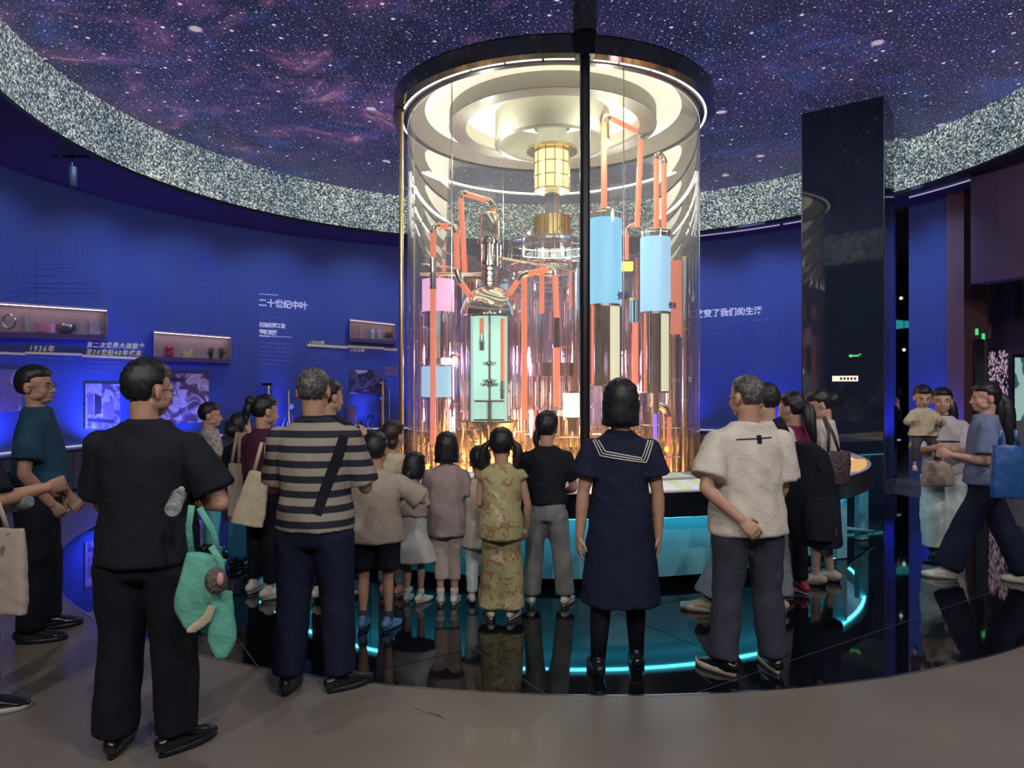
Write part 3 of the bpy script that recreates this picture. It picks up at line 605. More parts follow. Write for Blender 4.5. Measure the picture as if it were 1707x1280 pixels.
# ------------------------------------------------------------------ people
PEND = []; POSTS = []
def remesh_part(name, pieces, m, parent, post=None):
    """pieces = [(G, voxel)] in the local frame of the parent; each is remeshed into one skin, then joined into one mesh"""
    tmp = []
    for g, vx in pieces:
        me = g.mesh('t', False); o = bpy.data.objects.new('t', me); COL.objects.link(o)
        if vx:
            md = o.modifiers.new('r', 'REMESH'); md.mode = 'VOXEL'; md.voxel_size = vx; md.use_smooth_shade = True
            sm = o.modifiers.new('s', 'SMOOTH'); sm.factor = .5; sm.iterations = 7 if vx > .010 else (3 if vx > .005 else 1)
        tmp.append(o)
    o = bpy.data.objects.new(name, bpy.data.meshes.new(name)); COL.objects.link(o); o.parent = parent
    PEND.append((o, tmp, m, post)); return o
def finish_parts():
    bpy.context.view_layer.update(); dg = bpy.context.evaluated_depsgraph_get(); kill = []
    for o, tmp, m, post in PEND:
        vs, fs = [], []
        for t in tmp:
            me = t.evaluated_get(dg).to_mesh(); base = len(vs)
            vs += [tuple(v.co) for v in me.vertices]; fs += [tuple(base + i for i in p.vertices) for p in me.polygons]
            t.evaluated_get(dg).to_mesh_clear(); kill.append(t)
        me = o.data; me.from_pydata(vs, [], fs); me.update(); me.polygons.foreach_set('use_smooth', [True] * len(fs)); me.materials.append(m)
        if post: post(me)
        me.update()
    for t in kill: bpy.data.objects.remove(t)
    for f in POSTS: f()
def folds(amp=.006, f=6.0, seed=0, zmax=None):
    def post(me):
        n = [v.normal.copy() for v in me.vertices]
        for v, q in zip(me.vertices, n):
            c = v.co; a = mnoise.noise(V((c.x * f + seed, c.y * f, c.z * f * .55))) + .5 * mnoise.noise(V((c.x * f * 2.3, c.y * f * 2.3 + seed, c.z * f * 1.6)))
            a += .5 * (1 - abs(mnoise.noise(V((c.x * f * .9 + c.z * f * .9, c.y * f, c.z * f * .5 + seed + 9))) * 2))  - .25
            v.co = c + q * a * amp
    return post
def sstep(a, b, x): t = max(0, min(1, (x - a) / (b - a))); return t * t * (3 - 2 * t)
def cloth(name, c, **k):
    k.setdefault('rough', .85); k.setdefault('var', .10); k.setdefault('scale', 14); k.setdefault('bump', .25); k.setdefault('bscale', 60); k.setdefault('spec', .2)
    return mat(name, c, **k)
SK = {'light': mat('light skin', (.56, .34, .25), .5, 0, .06, 12), 'tan': mat('tan skin', (.42, .24, .17), .5, 0, .06, 12), 'warm': mat('warm skin', (.50, .29, .20), .5, 0, .06, 12)}
def m_hair(name, c, c2):
    m, nt, N, L, b = nodes(name); t = tex(N, L, 'Noise', 55, Detail=4); r = ramp(N, [(.38, c), (.68, c2)]); L.new(t.outputs[0], r.inputs[0]); L.new(r.outputs[0], b.inputs['Base Color']); b.inputs['Roughness'].default_value = .5; return m
HB_ = m_hair('black hair', (.006, .006, .009), (.020, .020, .026)); HBR = m_hair('dark brown hair', (.015, .008, .006), (.045, .025, .018)); HG = m_hair('greying hair', (.03, .03, .032), (.16, .155, .15))
EYEW = mat('eye white', (.6, .58, .55), .3, 0, 0); EYEB = mat('dark iris', (.01, .006, .004), .15, 0, 0); LIP = mat('lips', (.42, .14, .12), .5, 0, 0)

def hand(g, Wp, d, nrm, L, thumb, curl=.5):
    d = d.normalized(); nrm = (nrm - d * nrm.dot(d)).normalized(); a = thumb * d.cross(nrm).normalized()
    g.tube([Wp - d * .3 * L, Wp, Wp + d * .16 * L, Wp + d * .38 * L, Wp + d * .50 * L], [(.15 * L, .13 * L), (.14 * L, .11 * L), (.20 * L, .10 * L), (.235 * L, .085 * L), (.21 * L, .06 * L)], 14, ref=a, round_=True)
    for k, (off, ln) in enumerate(((.165, .42), (.055, .48), (-.055, .45), (-.160, .35))):
        p = Wp + d * .45 * L + a * off * L; dd = (d + a * off * .35).normalized(); pts = [p - dd * .1 * L, p]; th = 0
        for s_ in (.42, .32, .26):
            th += curl * (1.0 if s_ < .4 else .8) + .04 * k; q = dd * math.cos(th) + nrm * math.sin(th); p = p + q * ln * L * s_; pts.append(p)
        g.tube(pts, [.052 * L, .052 * L, .050 * L, .046 * L, .040 * L], 8, round_=True)
    p = Wp + d * .10 * L + a * .13 * L; d1 = (d * .62 + a * .7 + nrm * .35).normalized(); d2 = (d * .9 + a * .25 + nrm * .45).normalized()
    g.tube([p - d1 * .06 * L, p, p + d1 * .22 * L, p + d1 * .22 * L + d2 * .2 * L], [.07 * L, .068 * L, .056 * L, .045 * L], 8, round_=True)

DOWN = ((.14, 0, -1), (.03, .14, -1)); FWD = ((.18, .40, -.85), (-.15, 1, .12)); HOLD = ((.12, .25, -1), (-.35, .9, .15)); PHONE = ((.25, .35, -.8), (-.45, .55, .75))
def person(label, px, fy, ty, rz=0, hh=.222, w=1.0, belly=0, arms=(DOWN, DOWN), curl=.5, head=(0, 0), skin='warm', hair=('short', None), top=None, bot=None, shoe=None,
           feet=((-.085, 0, .12), (.085, 0, -.12)), legs=None, face=False, z0=0, group=None, X=None, h=None, thigh=1.0, Yd=None):
    Y = Yd or EYE * FPX / (fy - CY); h = h or EYE * (fy - ty) / (fy - CY); X = (px - CX) / FPX * Y if X is None else X
    T = thing('person', label, 'person', (X, Y, z0), math.radians(rz), group); hh *= 1.12; s = (h - hh * .965) / .87; u = hh / .225; T['h'] = round(h, 3)
    J = {'h': h, 's': s, 'hh': hh, 'w': w, 'T': T}
    body, hands, hd = G(), G(), G()
    zs, zn = .793 * s, .845 * s; sw = .104 * s * w
    # torso under the clothes
    body.loft([(0, 0, .46 * s, .06 * s * w, .055 * s), (0, 0, .50 * s, .088 * s * w, .065 * s), (0, 0, .54 * s, .090 * s * w, .066 * s), (0, belly * .3, .61 * s, .078 * s * w, .058 * s), (0, 0, .70 * s, .085 * s * w, .060 * s), (0, 0, .77 * s, .09 * s * w, .055 * s), (0, 0, zs + .01 * s, .065 * s * w, .042 * s), (0, 0, .86 * s, .032 * s, .034 * s)])
    arm = []
    for sd, ap in ((-1, arms[0]), (1, arms[1])):
        ud, fd = V(ap[0]), V(ap[1]); ud.x *= sd; fd.x *= sd; ud.normalize(); fd.normalize(); nr = V(ap[2]) if len(ap) > 2 else V((-1, .25, 0)); nr.x *= sd
        sh = V((sd * sw, -.005 * s, zs)); el = sh + ud * .172 * s; wr = el + fd * .148 * s
        body.tube([V((sd * sw * .7, 0, zs)), sh, sh.lerp(el, .45), el], [.030 * s, .031 * s, .028 * s, .023 * s], 12, round_=True)
        body.tube([el, el.lerp(wr, .3), wr], [.0235 * s, .025 * s, .0155 * s], 12, round_=True)
        hands.tube([el.lerp(wr, .55), wr], [.0205 * s, .0165 * s], 12, round_=True)
        hand(hands, wr, fd, nr, .108 * s, -sd * (1 if len(ap) < 4 else ap[3]), curl)
        arm.append((sh, el, wr, fd, ud))
    J['arm'] = arm
    leg = []
    for i, (sd, ft) in enumerate(zip((-1, 1), feet)):
        hp = V((sd * .052 * s * w, 0, .495 * s)); an = V((ft[0] * s / 1.55, ft[1], .045 * s)); kn = hp.lerp(an, .47) + V((0, .012 * s, 0))
        if legs: kn, an = V(legs[i][0]), V(legs[i][1])
        body.tube([hp, hp.lerp(kn, .4), kn, kn.lerp(an, .35), an], [.050 * s * thigh, .046 * s * thigh, .031 * s, .031 * s, .019 * s], 12, round_=True); leg.append((hp, kn, an, ft[2]))
        f = V((-math.sin(ft[2]), math.cos(ft[2]), 0))
        body.tube([an, an + f * .03 * s - V((0, 0, .018 * s)), an + f * .09 * s - V((0, 0, .028 * s))], [.019 * s, .019 * s, .013 * s], 10, round_=True)
    J['leg'] = leg
    # head
    zc = h - hh * .5; base = V((0, -.012 * u, h - hh)); Rh = Matrix.Rotation(math.radians(head[0]), 3, 'Z') @ Matrix.Rotation(math.radians(head[1]), 3, 'X'); piv = V((0, -.02 * u, h - hh * .85))
    HP = lambda x, y, z: piv + Rh @ (V((x * u, y * u, z * u)) + V((0, 0, zc)) - piv)
    def he(x, y, z, a, b, c, R=None): hd.ell(HP(x, y, z), (a * u, b * u, c * u), Rh @ (R or Matrix.Identity(3)), 16, 10)
    he(0, -.012, .026, .074, .092, .084); he(0, .022, -.022, .060, .066, .075); he(0, .048, -.082, .030, .030, .024); he(0, .075, .008, .048, .014, .011); he(0, .058, -.055, .034, .032, .026)
    for q in (-1, 1):
        he(q * .034, .054, -.032, .024, .026, .028); he(q * .075, -.012, -.012, .009, .020, .032, Matrix.Rotation(q * .35, 3, 'Z')); he(q * .012, .087, -.036, .011, .010, .008); he(q * .042, .014, -.056, .018, .050, .026)
    hd.tube([HP(0, .082, .008), HP(0, .091, -.012), HP(0, .100, -.032)], [.007 * u, .009 * u, .012 * u], 10, round_=True)
    he(0, .084, -.057, .021, .009, .006); he(0, .082, -.066, .018, .009, .007); he(0, .066, -.080, .022, .020, .018)
    hd.tube([HP(0, -.018, -.045), piv.lerp(V((0, -.005, zn)), .45), V((0, -.004, zn - .01)), V((0, 0, zn - .04 * s))], [(.050 * u * min(1.1, w), .052 * u), (.047 * u * min(1.15, w), .050 * u), (.052 * u * w, .052 * u), (.075 * u, .05 * u)], 16, round_=False)
    fine = face or abs(head[0]) > 20
    remesh_part('body', [(body, .014), (hands, .0045 if Y < 6.5 else .006), (hd, .0055 if fine else .008)], SK[skin], T)
    if face:
        for q in (-1, 1):
            g = G(); g.ell(HP(q * .031, .0765, -.006), (.0125 * u, .006 * u, .0040 * u), Rh, 12, 8); e = remesh_part('eye', [(g, 0)], EYEW, T)
            g = G(); g.ell(HP(q * .031, .0815, -.006), (.0052 * u, .0025 * u, .0042 * u), Rh, 10, 6); remesh_part('iris', [(g, 0)], EYEB, e)
            g = G(); g.tube([HP(q * .014, .088, .013), HP(q * .032, .0875, .019), HP(q * .052, .074, .013)], [.003 * u, .0035 * u, .002 * u], 6, round_=True); remesh_part('eyebrow', [(g, 0)], HB_, T)
        g = G(); g.ell(HP(0, .0905, -.0575), (.019 * u, .004 * u, .0035 * u), Rh, 12, 6); g.ell(HP(0, .0885, -.0655), (.016 * u, .0045 * u, .0045 * u), Rh, 12, 6); remesh_part('lips', [(g, 0)], LIP, T)
    # hair
    kind, hm = hair[0], hair[1] or HB_; hg = G(); n, mm = 40, 26; idx = []; rnd = random.Random(len(label) * 7 + int(px))
    long_ = kind in ('bob', 'long', 'bobshort')
    for j in range(mm + 1):
        th = PI * (.015 + .97 * j / mm); zz = math.cos(th); q = math.sin(th); ring = []
        for k in range(n):
            a = 2 * PI * k / n; dx, dy, dz = q * math.cos(a), q * math.sin(a), zz
            t = .008 + .004 * mnoise.noise(V((dx * 5, dy * 5, dz * 5 + px)))  + (.004 if kind != 'buzz' else -.003) + .0025 * math.sin(a * 23 + 3 * mnoise.noise(V((dx, dy, dz))) * 6)
            if dz > .5: t += .006 if kind != 'buzz' else 0
            f = sstep(.30, .50, dy) * sstep(.44, .18, dz)                     # face
            if not long_: f = max(f, sstep(-.72, -.9, dz), sstep(.55, .75, abs(dx)) * sstep(.02, -.18, dz) * sstep(-.35, -.1, dy), sstep(.62, .8, abs(dx)) * sstep(.1, .3, dy) * sstep(.35, .1, dz))
            x, y, z = (.074 + t) * dx, -.012 + (.092 + t) * dy, .026 + (.084 + t) * dz
            if long_:
                if dz < 0: m_ = 1 - f; x = dx / max(q, .3) * (.078 + t) * min(1, q + .35 - dz * .3); y = -.012 + (dy / max(q, .3)) * (.092 + t) * min(1, q + .3); z = .026 + dz * (.14 if kind != 'bobshort' else .115)
            if f > 0: sc = 1 - .30 * f; x, y, z = x * sc, -.012 + (y + .012) * sc, .026 + (z - .026) * (sc if not long_ else 1)
            ring.append(HP(x, y, z))
        idx.append(hg.ring(ring))
    hg.skin(idx, n)
    def tail(x, y, z, ln, r, out=0, back=0, n=3, wave=.01):
        for k in range(n):
            ox, oy = rnd.uniform(-.4, .4) * r, rnd.uniform(-.4, .4) * r
            pts = [HP(x * .85, y * .9, z)] + [HP(x + ox + out * math.sin(min(1, i / 2) * PI / 2) + wave * math.sin(i + k), y + oy - back * math.sin(min(1, i / 2) * PI / 2), z - ln * (i / 6) ** 1.1) for i in range(1, 7)]
            hg.tube(pts, [r * .55 * u, r * .9 * u, r * u, r * .95 * u, r * .8 * u, r * .55 * u, r * .15 * u], 10, round_=True)
    for ex in hair[2:]:
        if ex[0] == 'tail': tail(*ex[1:])
        if ex[0] == 'bun': hg.ell(HP(*ex[1:4]), (ex[4] * u,) * 3, None, 14, 9)
    remesh_part('hair', [(hg, 0)], hm, T, folds(.0015, 40, px))
    # clothes
    if top:
        g = G(); z1 = top.get('hem', .50) * s; fl = top.get('flare', 1.0); e = top.get('fit', .014); bx = lambda r: r * s * w + e
        prof = [(z1, .105 * fl, .080 * fl), (max(z1 + .012, .56 * s), .101 * (1 + (fl - 1) * .7), .076 * (1 + (fl - 1) * .6)), (.62 * s, .089 * (1 + (fl - 1) * .4), .069), (.70 * s, .093, .067), (.765 * s, .100, .060), (.80 * s, .100, .050), (.822 * s, .082, .043), (.84 * s, .052, .041), (.855 * s, .040, .040)]
        if z1 > .55 * s: prof = [prof[0]] + prof[2:]
        g.loft([(0, belly * .8 * math.exp(-((z / s - .60) / .1) ** 2), z, bx(a), b * s + e + belly * .8 * math.exp(-((z / s - .60) / .1) ** 2)) for z, a, b in prof if z >= z1 - 1e-6], 32)
        sl = top.get('sleeve', .55); sr = top.get('sr', .040)
        for sd, (sh_, el, wr, fd, ud) in zip((-1, 1), arm):
            pts = [V((sd * sw * .55, 0, zs - .004)), sh_, sh_.lerp(el, min(sl, 1))]; rr = [.030 * s, .0345 * s + e * .35, (.036 * s if sl > 1 else sr * s) + e * .3]
            if sl > 1: pts.append(el.lerp(wr, sl - 1)); rr.append(sr * s)
            g.tube(pts, rr, 16, round_=False); g.ell(sh_ - V((0, 0, .004)), (.034 * s + e * .3,) * 3, None, 14, 9)
        T_top = remesh_part(top.get('name', 'shirt'), [(g, .0105 if Y < 4.3 else .013)], top['mat'], T, folds(top.get('fold', .007), 7, px)); J['top'] = T_top
        cr = top.get('collar')
        if cr:
            g = G(); zc_ = .853 * s; g.lathe((0, -.004, 0), [(.060 * u * w, zc_ - .018), (.056 * u * w, zc_ + .012), (.059 * u * w, zc_ + .012), (.072 * u * w, zc_ - .018)], 28, cap=False); remesh_part('collar', [(g, 0)], cr, T)
        if top.get('belt'):
            g = G(); g.arcslab((0, 0), .088 * s * w, .102 * s * w, .592 * s, .615 * s, 0, 2 * PI, 32); remesh_part('belt', [(g, 0)], M['blackmetal'], T)
    if bot:
        g = G(); k = bot.get('kind', 'pants'); e = bot.get('fit', .012); wz = bot.get('waist', .61) * s
        if k in ('pants', 'shorts'):
            g.loft([(0, 0, .455 * s, .075 * s * w + e, .060 * s + e), (0, 0, .50 * s, .098 * s * w + e, .070 * s + e), (0, 0, .54 * s, .094 * s * w + e, .070 * s + e), (0, belly * .5, wz, .082 * s * w + e, .062 * s + e + belly * .45)], 28)
            end = bot.get('end', .96); kr, cr_ = bot.get('knee', .040) * s + e * .4, bot.get('cuff', .036) * s + e * .3
            for hp, kn, an, yaw in leg:
                pts = [hp + V((0, 0, -.01)), hp.lerp(kn, .45)]; rr = [.055 * s * thigh + e, .050 * s * thigh + e * .8]
                if end <= .5: pts.append(hp.lerp(kn, end * 2)); rr.append(cr_)
                else: q = (end - .5) * 2; pts += [kn, kn.lerp(an, q * .5), kn.lerp(an, q)]; rr += [kr, (kr + cr_) / 2, cr_]
                g.tube(pts, rr, 16)
        else:
            hz = bot['hem'] * s; hr = bot['r']; a0 = .080 * s * w + e; zz = [wz - (wz - hz) * i / 6 for i in range(7)]
            g.loft([(0, 0, z, a0 + (hr - a0) * (i / 6) ** bot.get('pw', .8), (.060 * s + e) + (hr * .8 - .060 * s - e) * (i / 6) ** bot.get('pw', .8)) for i, z in reversed(list(enumerate(zz)))], 36)
        J['bot'] = remesh_part(bot.get('name', {'pants': 'trousers', 'shorts': 'shorts', 'skirt': 'skirt'}[k]), [(g, .0115 if Y < 4.5 else .014)], bot['mat'], T, folds(bot.get('fold', .007), 6, px + 5))
    # shoes
    if shoe:
        for hp, kn, an, yaw in leg:
            f = V((-math.sin(yaw), math.cos(yaw), 0)); sd_ = V((f.y, -f.x, 0)); o_ = V((an.x, an.y, an.z - .045 * s)); L = .158 * s; up = V((0, 0, 1))
            q = lambda a, b, c: o_ + f * a * L + sd_ * b * L + up * c * L
            g = G(); hi = shoe.get('h', 1.0)
            g.tube([q(-.24, 0, .20), q(-.12, 0, .22), q(.10, 0, .20 * hi), q(.32, 0, .16), q(.55, .01, .12), q(.68, .01, .10)], [(.13 * L, .14 * L), (.155 * L, .19 * L), (.165 * L, .17 * L * hi), (.185 * L, .12 * L), (.18 * L, .085 * L), (.11 * L, .06 * L)], 16, ref=sd_, round_=True)
            if not shoe.get('low'): g.tube([q(-.08, 0, .2), q(-.04, 0, .44 * hi)], [.16 * L, .135 * L], 14)
            so = remesh_part('shoe', [(g, .0075)], shoe['mat'], T, folds(.0015, 30, px))
            out = []
            for k in range(20):
                a = 2 * PI * k / 20; y = math.cos(a); x = math.sin(a); out.append(q(.22 + .52 * y, x * (.165 + .045 * y + (.02 if y > 0 else 0)), 0))
            g = G(); g.prism([p + up * .001 for p in out], up * L * shoe.get('sole', .10)); remesh_part('sole', [(g, 0)], shoe.get('smat', M['blackmetal']), so)
            if shoe.get('sock'): g = G(); g.tube([an + up * .0, an.lerp(kn, .22)], [.024 * s, .025 * s], 12); remesh_part('sock', [(g, 0)], shoe['sock'], T)
    J['HP'] = HP; J['Rh'] = Rh; J['u'] = u; return J
def glasses(J, m=None):
    HP, u = J['HP'], J['u']; g = G()
    for q in (-1, 1):
        g.tube([HP(q * .032 + .021 * math.cos(a), .098 - abs(q * .032 + .021 * math.cos(a)) * .15, -.006 + .016 * math.sin(a)) for a in [2 * PI * k / 16 for k in range(17)]], .0016, 6)
        g.tube([HP(q * .052, .090, -.002), HP(q * .076, .06, -.002), HP(q * .082, -.01, -.004)], .0018, 6)
    g.tube([HP(-.012, .098, -.004), HP(.012, .098, -.004)], .0016, 6)
    remesh_part('glasses', [(g, 0)], m or M['blackmetal'], J['T'])
def on_cloth(J, part, pts, width, name, m, off=.004, sub=10, from_y=-1, thick=.003):
    """a strip laid over the cloth: pts are (x, z) in the person's frame, projected along y onto the part"""
    T, o = J['T'], J[part]
    def go():
        me = o.data; bv = BVHTree.FromPolygons([v.co for v in me.vertices], [tuple(p.vertices) for p in me.polygons]); g = G()
        rows = []
        path = []
        for a, b in zip(pts[:-1], pts[1:]):
            for i in range(sub): path.append(V(a).lerp(V(b), i / sub))
        path.append(V(pts[-1]))
        for i, p in enumerate(path):
            d = (path[min(i + 1, len(path) - 1)] - path[max(i - 1, 0)]).normalized(); n = V((-d.y, d.x)); row = []
            for q in (-1, -.33, .33, 1):
                x, z = p + n * width / 2 * q; hit = bv.ray_cast(V((x, from_y, z)), V((0, -from_y, 0)))
                row.append(None if hit[0] is None else hit[0] + V((0, from_y * off, 0)))
            rows.append(row)
        good = [r for r in rows if all(c is not None for c in r)]
        if len(good) < 2: return
        fr = [g.ring(r) for r in good]; bk = [g.ring([c - V((0, from_y * thick, 0)) for c in r]) for r in good]
        for a, b in zip(fr[:-1], fr[1:]):
            for k in range(3): g.f.append((a + k, a + k + 1, b + k + 1, b + k))
        for a, b, c, d in zip(fr[:-1], fr[1:], bk[:-1], bk[1:]): g.f += [(a, b, d, c), (a + 3, c + 3, d + 3, b + 3)]
        link(name, g.mesh(name), T, m)
    POSTS.append(go)
def bag(name, label, cat, c, w, h, d, rz, m, strap=None, smat=None, flare=1.0, tilt=0, fold=.006, extra=None, group=None, rnd_=False):
    """soft bag: body with rounded corners hanging from c (top middle), handles up to the strap point"""
    t = thing(name, label, cat, c, math.radians(rz), group); g = G(); R = Matrix.Rotation(tilt, 3, 'Y'); idx = []
    for i in range(13):
        f = i / 12; wz = w * (1 + (flare - 1) * f) * (1 if f < .9 else .93) * (1 if not rnd_ or f < .55 else math.sqrt(1 - ((f - .55) / .45) ** 2 * .82)); dd = d * (.35 + .65 * math.sin(min(1, f * 1.5 + .1) * PI / 2)); ring = []
        for k in range(24):
            a = 2 * PI * k / 24; x = math.copysign(abs(math.cos(a)) ** .55, math.cos(a)) * wz / 2; y = math.copysign(abs(math.sin(a)) ** .7, math.sin(a)) * dd / 2; ring.append(R @ V((x, y, -h * f)))
        idx.append(g.ring(ring))
    g.skin(idx, 24); remesh_part('bag_body', [(g, .010)], m, t, folds(fold, 9, c[0]))
    if strap:
        for pts in strap:
            g = G(); g.tube([V(p) for p in pts], [(.014, .003)] * len(pts), 8, ref=(1, 0, 0)); remesh_part('handle', [(g, 0)], smat or m, t)
    return t
def finish_texts():
    bpy.context.view_layer.update(); dg = bpy.context.evaluated_depsgraph_get()
    for o, loc, R3, m, name, parent in TEXTS:
        me = bpy.data.meshes.new_from_object(o.evaluated_get(dg)); bpy.data.objects.remove(o)
        me.transform(Matrix.Translation(loc) @ R3.to_4x4())
        if parent is not None: me.transform(parent.matrix_world.inverted())
        link(name, me, parent, m)
def m_stripe(name, c1, c2, per, duty, axis=2, off=0):
    m, nt, N, L, b = nodes(name); tc = N.new('ShaderNodeTexCoord').outputs['Object']; sp = N.new('ShaderNodeSeparateXYZ'); L.new(tc, sp.inputs[0])
    a = N.new('ShaderNodeMath'); a.operation = 'ADD'; a.inputs[1].default_value = off; L.new(sp.outputs[axis], a.inputs[0])
    f = N.new('ShaderNodeMath'); f.operation = 'MULTIPLY'; f.inputs[1].default_value = 1 / per; L.new(a.outputs[0], f.inputs[0]); g = N.new('ShaderNodeMath'); g.operation = 'FRACT'; L.new(f.outputs[0], g.inputs[0])
    r = ramp(N, [(0, c1), (duty, c2)], 'CONSTANT'); L.new(g.outputs[0], r.inputs[0]); L.new(r.outputs[0], b.inputs['Base Color']); b.inputs['Roughness'].default_value = .85; return m
def m_pattern(name, base, stops, sc=14, kind='Voronoi'):
    m, nt, N, L, b = nodes(name); tc = N.new('ShaderNodeTexCoord').outputs['Object']; col = base
    for k, (c, th, q) in enumerate(stops):
        t = tex(N, L, 'Noise', sc * q, vec=tc, Detail=2, Distortion=1.2 + k * .7); mp = N.new('ShaderNodeMapping'); mp.inputs['Location'].default_value = (k * 3.3, k * 1.7, 0); L.new(tc, mp.inputs[0]); L.new(mp.outputs[0], t.inputs['Vector'])
        r = ramp(N, [(th, (0, 0, 0)), (th + .03, (1, 1, 1))]); L.new(t.outputs[0], r.inputs[0]); col = mixc(N, L, r.outputs[0], col, c)
    L.new(col, b.inputs['Base Color']); b.inputs['Roughness'].default_value = .85; return m
C_BLACK = cloth('black cotton', (.012, .014, .022)); C_BLACK2 = cloth('black twill', (.010, .012, .020)); C_NAVY = cloth('navy cotton', (.012, .016, .042)); C_TEAL = cloth('dark teal cotton', (.020, .065, .110))
C_BEIGE = cloth('beige cotton', (.40, .34, .28)); C_ROSE = cloth('dusty rose cotton', (.36, .28, .28)); C_WHITE = cloth('white cotton', (.62, .58, .50)); C_CREAM = cloth('cream cotton', (.56, .50, .36))
C_GREY = cloth('grey green jersey', (.22, .24, .24)); C_JEANS = cloth('charcoal jeans', (.045, .050, .075)); C_LJEANS = cloth('pale grey blue denim', (.22, .25, .30)); C_CYANP = cloth('aqua cotton', (.16, .55, .62))
C_MAROON = cloth('plum cotton', (.085, .022, .055)); C_MINT = cloth('mint canvas', (.13, .42, .34)); C_WTROU = cloth('white linen', (.66, .78, .80)); C_LEGG = cloth('pale leggings', (.50, .42, .36)); C_WDRESS = cloth('white tulle', (.55, .56, .54))
S_WHITE = mat('white shoe leather', (.62, .60, .54), .5); S_BLACK = mat('black shoe leather', (.010, .010, .014), .22, 0, .1, coat=.4); S_BLUE = mat('blue mesh trainer', (.10, .22, .42), .6, 0, .3, 40); S_SOLE = mat('cream rubber sole', (.55, .52, .45), .6); S_RED = mat('red leather', (.30, .02, .04), .5)
FLORAL = m_pattern('floral print', (.42, .40, .20), [((.36, .20, .12), .55, 1.3), ((.60, .52, .38), .62, .9), ((.12, .14, .06), .66, 2.2), ((.45, .12, .12), .68, 1.7)], 9)
SCRIB = m_pattern('scribble print', (.50, .46, .44), [((.10, .10, .14), .56, 3.0), ((.5, .46, .44), .62, 3.0)], 14)
FLOW2 = m_pattern('small floral print', (.46, .38, .34), [((.42, .20, .16), .62, 2.4), ((.2, .2, .16), .68, 3)], 14)

# man in black in front
A = person('heavy man in black clothes seen from behind, mint bag on his arm', 243, 1252, 602, rz=2, w=1.10, belly=.05, head=(-28, -4), skin='warm', face=False, hair=('short', HB_),
    arms=(((.12, .30, -.95), (-.75, .55, .2)), ((.46, .0, -.88), (-.80, .55, .0))), top=dict(mat=C_BLACK, hem=.49, sleeve=.80, sr=.050, fit=.026, flare=1.02, fold=.010, collar=C_BLACK),
    bot=dict(mat=C_BLACK2, knee=.052, cuff=.050, fit=.02, fold=.010, end=.99), shoe=dict(mat=S_BLACK, low=1), feet=((-.12, 0, .25), (.12, 0, -.6)), thigh=1.1)
glasses(A)
B = person('man in dark teal polo shirt with glasses looking right', 62, 1060, 612, rz=-62, w=1.12, belly=.04, head=(-22, 2), skin='tan', hair=('short', HB_), face=True,
    arms=(((.15, .1, -1), (-.3, .5, -.7)), ((.20, -.12, -1), (-.30, .50, -.75))), top=dict(mat=C_TEAL, hem=.575, sleeve=.72, sr=.048, fit=.02, collar=C_TEAL, belt=1), bot=dict(mat=C_BLACK2, knee=.048, cuff=.045, fit=.02, end=.99), shoe=dict(mat=S_BLACK, low=1), feet=((-.11, .05, .15), (.11, -.02, -.1)), thigh=1.05)
glasses(B)
C_ = person('person in black top cut by the left frame edge holding a beige printed bag', -62, 1185, 622, rz=-35, w=1.1, arms=(DOWN, ((.55, .1, -.85), (-.2, .9, .1))), hair=('short', HB_), top=dict(mat=C_BLACK, hem=.52, sleeve=.95, sr=.05, fit=.025), bot=dict(mat=C_BLACK2), shoe=dict(mat=S_BLACK, low=1, smat=S_SOLE), feet=((-.1, 0, .1), (.12, .05, -.5)))
D = person('boy in patterned grey t-shirt and aqua trousers at the table left end', 350, 925, 672, rz=-58, hh=.205, head=(-14, -4), skin='light', hair=('short', HB_), face=True, arms=(FWD, ((.15, .25, -1), (-.1, 1, .1))), top=dict(mat=SCRIB, hem=.50, sleeve=.75, sr=.046, fit=.022), bot=dict(mat=C_CYANP, knee=.048, cuff=.042, end=.93), shoe=dict(mat=S_BLACK))
E = person('woman in plum top and black trousers with hair clips and white trainers', 440, 992, 660, rz=-28, hh=.21, head=(-18, -8), skin='light', hair=('short', HB_, ('bun', 0, -.125, .06, .042), ('tail', 0, -.125, .05, .16, .03, 0, .02)), arms=(((.1, .1, -1), (.0, .35, -1)), ((.12, .3, -1), (-.2, 1, .1))), top=dict(mat=C_MAROON, hem=.52, sleeve=1.2, sr=.030, fit=.02), bot=dict(mat=C_BLACK2, knee=.050, cuff=.034, fit=.018, end=.93), shoe=dict(mat=S_WHITE, sole=.16, smat=S_SOLE), feet=((-.13, .02, .1), (.12, -.05, -.3)))
E2 = person('woman with dark hair mostly hidden left of the plum top', 402, 945, 690, rz=-20, hh=.21, skin='light', hair=('short', HB_, ('bun', 0, -.11, -.02, .06)), arms=(DOWN, FWD), top=dict(mat=C_BLACK, hem=.52, sleeve=.6), bot=dict(mat=C_LJEANS, knee=.045, cuff=.04), shoe=dict(mat=S_BLACK))
F_ = person('grey haired man in black and cream striped polo shirt with a shoulder strap', 524, 1148, 613, rz=-3, w=1.10, belly=.03, head=(3, 0), skin='warm', hair=('buzz', HG), arms=(HOLD, ((.24, .20, -.95), (-.3, .95, .25))), top=dict(mat=m_stripe('cream and black stripes', (.30, .27, .23), (.012, .013, .03), .0785, .52, off=.010), hem=.505, sleeve=.90, sr=.046, fit=.020, collar=C_BLACK), bot=dict(mat=C_NAVY, knee=.050, cuff=.046, fit=.02, end=.985), shoe=dict(mat=S_BLACK, low=1), feet=((-.12, -.03, .1), (.13, 0, -.75)), thigh=1.05)
on_cloth(F_, 'top', [(.185, 1.375), (.15, 1.25), (.10, 1.10), (.06, .97)], .050, 'shoulder_strap', C_BLACK2)
